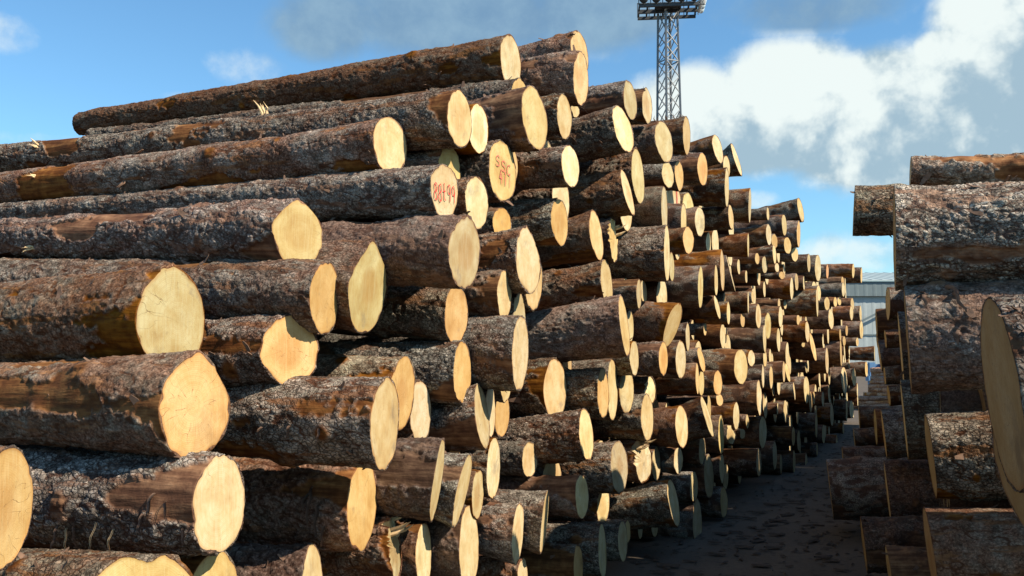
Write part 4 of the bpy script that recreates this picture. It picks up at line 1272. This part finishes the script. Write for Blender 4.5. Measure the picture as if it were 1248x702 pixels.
# ------------------------------------------------------------------ red paint marks, hand drawn on the cut ends
def arc(cx, cy, rx, ry, a0, a1, n=12): return [(cx + rx * math.cos(R(a0 + (a1 - a0) * i / n)), cy + ry * math.sin(R(a0 + (a1 - a0) * i / n))) for i in range(n + 1)]
GLY = {
 '8': [arc(.5, .75, .34, .24, -90, 270), arc(.5, .26, .42, .26, 90, 450)],
 '9': [arc(.48, .70, .36, .28, 0, 360), [(.84, .70), (.82, .35), (.74, .0)]],
 't': [[(.28, .98), (.34, .35), (.42, .06), (.78, .04)], [(.02, .52), (.74, .58)], [(.28, .98), (.40, 1.0)]],
 'S': [arc(.5, .74, .36, .24, 20, 270) + arc(.5, .26, .38, .24, 90, -160)],
 'C': [arc(.55, .5, .42, .48, 50, 310)],
 '4': [[(.55, 1), (.08, .38), (.9, .38)], [(.62, .72), (.6, .02)]],
 '1': [[(.3, .82), (.55, 1), (.5, .0)]],
 '/': [[(.5, 1), (.62, .5), (.5, 0)]],
}
def paint(d, text, x0, x1, y0, y1, skew, wid, label, drop=0.0, m=None):
    b = MB(); sg = -1.0 if d['mirror'] else 1.0; R0 = d['r0']; n = len(text)
    cw = (x1 - x0) / n; r = random.Random(n * 7)
    for i, ch in enumerate(text):
        yo = r.uniform(-.03, .03) + drop * i
        for st in GLY[ch]:
            pts = [Vector(((x0 + cw * (i + .08 + .80 * u) + skew * v) * R0, (y0 + (y1 - y0) * v + yo) * R0, 0)) for u, v in st]
            for k in range(len(pts) - 1):
                p, q = pts[k], pts[k + 1]; t = (q - p)
                if t.length < 1e-6: continue
                t.normalize(); s = Vector((-t.y, t.x, 0)) * wid * R0 * r.uniform(.8, 1.2)
                cs = [p - s - t * wid * R0 * .4, q - s + t * wid * R0 * .4, q + s + t * wid * R0 * .4, p + s - t * wid * R0 * .4]
                base = len(b.v)
                for c in cs:
                    Y, Z = c.x * sg, c.y
                    b.v.append((-(Y * d['tk'] + Z * d['tm']) - .0045 - .0002 * (k % 3), Y, Z))
                b.q.append((base, base + 1, base + 2, base + 3) if sg < 0 else (base, base + 3, base + 2, base + 1))
    o = b.build('painted_mark', m or RED, d['root']); o['label'] = label
paint(H['the log marked 88t99'], '88t99', -.80, .78, -.42, .20, -.04, .019, 'red hand-painted 88t99', .022)
paint(H['the log marked SSC'], 'SSC', -.62, .60, .12, .48, .04, .016, 'faded red letters SSC', -.10, FAINT)
paint(H['the log marked SSC'], '411', -.35, .62, -.42, .06, .02, .015, 'faded red 411', -.02, FAINT)
paint(H['the red-smeared end'], '/', .0, .7, -.6, .6, .0, .09, 'red paint smear', 0, FAINT)

# ------------------------------------------------------------------ litter on the dirt of the aisle
def gpoint(px, py):
    rr_ = ray(px, py); t = -EYE / rr_[2]
    return np.array([0, 0, EYE]) + rr_ * t
lr = random.Random(21)
BITS = plain('fallen_bark', (0.045, 0.029, 0.020), 0.9, 0.5, 20.0)
def flake_mesh(seed, L):
    r = random.Random(seed); nu, nv = 6, 4; b = MB()
    for side in (0, 1):
        for i in range(nu):
            for j in range(nv):
                u, v_ = i / (nu - 1) - .5, j / (nv - 1) - .5
                w = .45 * (1 - (2 * u) ** 2 * r.uniform(.4, .8))
                b.v.append((u * L + r.uniform(-.06, .06) * L, v_ * w * L, .16 * L * (1 - (2 * v_) ** 2) * .6 + r.uniform(0, .05) * L - side * .006 + .004))
    for i in range(nu - 1):
        for j in range(nv - 1):
            a = i * nv + j; b.q.append((a, a + nv, a + nv + 1, a + 1)); c = nu * nv + a; b.q.append((c, c + 1, c + nv + 1, c + nv))
    return mesh_np('bark_chip', b.v, b.q)
chips = [flake_mesh(k, .26) for k in range(7)]
spots = [(876, 676), (905, 667), (930, 646), (918, 642), (936, 640), (962, 628), (950, 635), (975, 619), (985, 602), (1000, 596), (1008, 588), (880, 650), (896, 648), (886, 640), (1012, 684), (1022, 695), (1006, 680), (990, 660), (944, 652), (925, 660), (870, 662), (842, 684), (812, 690), (800, 698), (965, 612), (940, 615), (955, 608), (913, 632), (890, 630), (975, 590), (1030, 655), (1040, 648), (985, 640), (960, 690), (930, 690), (1000, 640), (905, 655), (925, 625), (1018, 612), (850, 700), (945, 668)]
for k, (px, py) in enumerate(spots):
    p = gpoint(px + lr.uniform(-3, 3), py)
    o = obj('bark_chip', chips[k % 7], BITS); s = lr.uniform(.30, .75)
    o.location = (p[0], p[1], .0 + lr.uniform(-.004, .004)); o.scale = (s, s * lr.uniform(.6, 1.1), s * .8); o.rotation_euler = (0, 0, lr.uniform(-.7, .7))
    tag(o, 'dark curled bark chip lying on the shaded dirt of the aisle', 'bark chip', 'bark chips scattered on the dirt')
b = MB()
for k in range(1500):
    w_, u_ = lr.uniform(4.5, 26), lr.gauss(-1.7, .8)
    if u_ < -2.7: continue
    p = FX * w_ + (-AX) * u_; L = lr.uniform(.012, .07); a = lr.uniform(0, 3.14); ca_, sa_ = math.cos(a) * L, math.sin(a) * L; h = L * lr.uniform(.05, .2)
    i0 = len(b.v); wv = lr.uniform(.2, .5)
    b.v += [(p[0] - ca_, p[1] - sa_, .0), (p[0] + sa_ * wv, p[1] - ca_ * wv, .0), (p[0] + ca_, p[1] + sa_, .0), (p[0] - sa_ * wv, p[1] + ca_ * wv, .0), (p[0], p[1], h + .006)]
    b.t += [(i0, i0 + 1, i0 + 4), (i0 + 1, i0 + 2, i0 + 4), (i0 + 2, i0 + 3, i0 + 4), (i0 + 3, i0, i0 + 4)]
tag(b.build('bark_litter', BITS), 'fine dark bark litter strewn over the dirt', None, None, 'stuff')

# ------------------------------------------------------------------ sunlit pale poles and a blue frame at the far end of the aisle
GP = 'sunlit pale poles at the end of the aisle'
pr = random.Random(31)
pole_rows = [(1036, 1080, 496), (1041, 1080, 491), (1039, 1080, 486), (1052, 1080, 481), (1058, 1081, 476), (1058, 1082, 471), (1060, 1082, 466), (1061, 1082, 461), (1062, 1080, 456), (1061, 1078, 451)]
nth_ = ['lowest', 'second lowest', 'third lowest', 'fourth lowest', 'fifth lowest', 'sixth lowest', 'fourth highest', 'third highest', 'second highest', 'highest']
for k, (x0, x1, y) in enumerate(pole_rows):
    P0 = at(x0, y, 29.0); e = at(x1 + 20, y + pr.uniform(-1.5, 1.5), 28.0)
    a = P0 - e
    d = make_log(P0, a, .072, 4.0, .5, .97, .6, .12, 0, 29.0, 800 + k, {'t': 'w'}, f'pale sunlit debarked pole, {nth_[k]} of the small heap ending the aisle', GP)
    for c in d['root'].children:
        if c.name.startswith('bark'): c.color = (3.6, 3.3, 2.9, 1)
t = tag(empty('steel_frame', at(1071, 452, 32.0)), 'blue painted steel stake frame behind the pale sunlit poles', 'steel frame')
b = MB(); b.box(-.42, .42, -.15, .15, -.35, -.18); b.build('beam', BLUE, t)
for x in (-.25, .18):
    b = MB(); b.box(x - .1, x + .1, -.08, .08, -.178, .30); b.build('stake', BLUE, t)
b = MB(); b.box(-.36, .36, .10, .16, -.10, .24); b.build('panel', BLUE, t)
b = MB(); b.box(-.38, -.25, -.06, .06, -1.8, -.352); b.box(.25, .38, -.06, .06, -1.8, -.352); b.build('foot', BLUE, t)
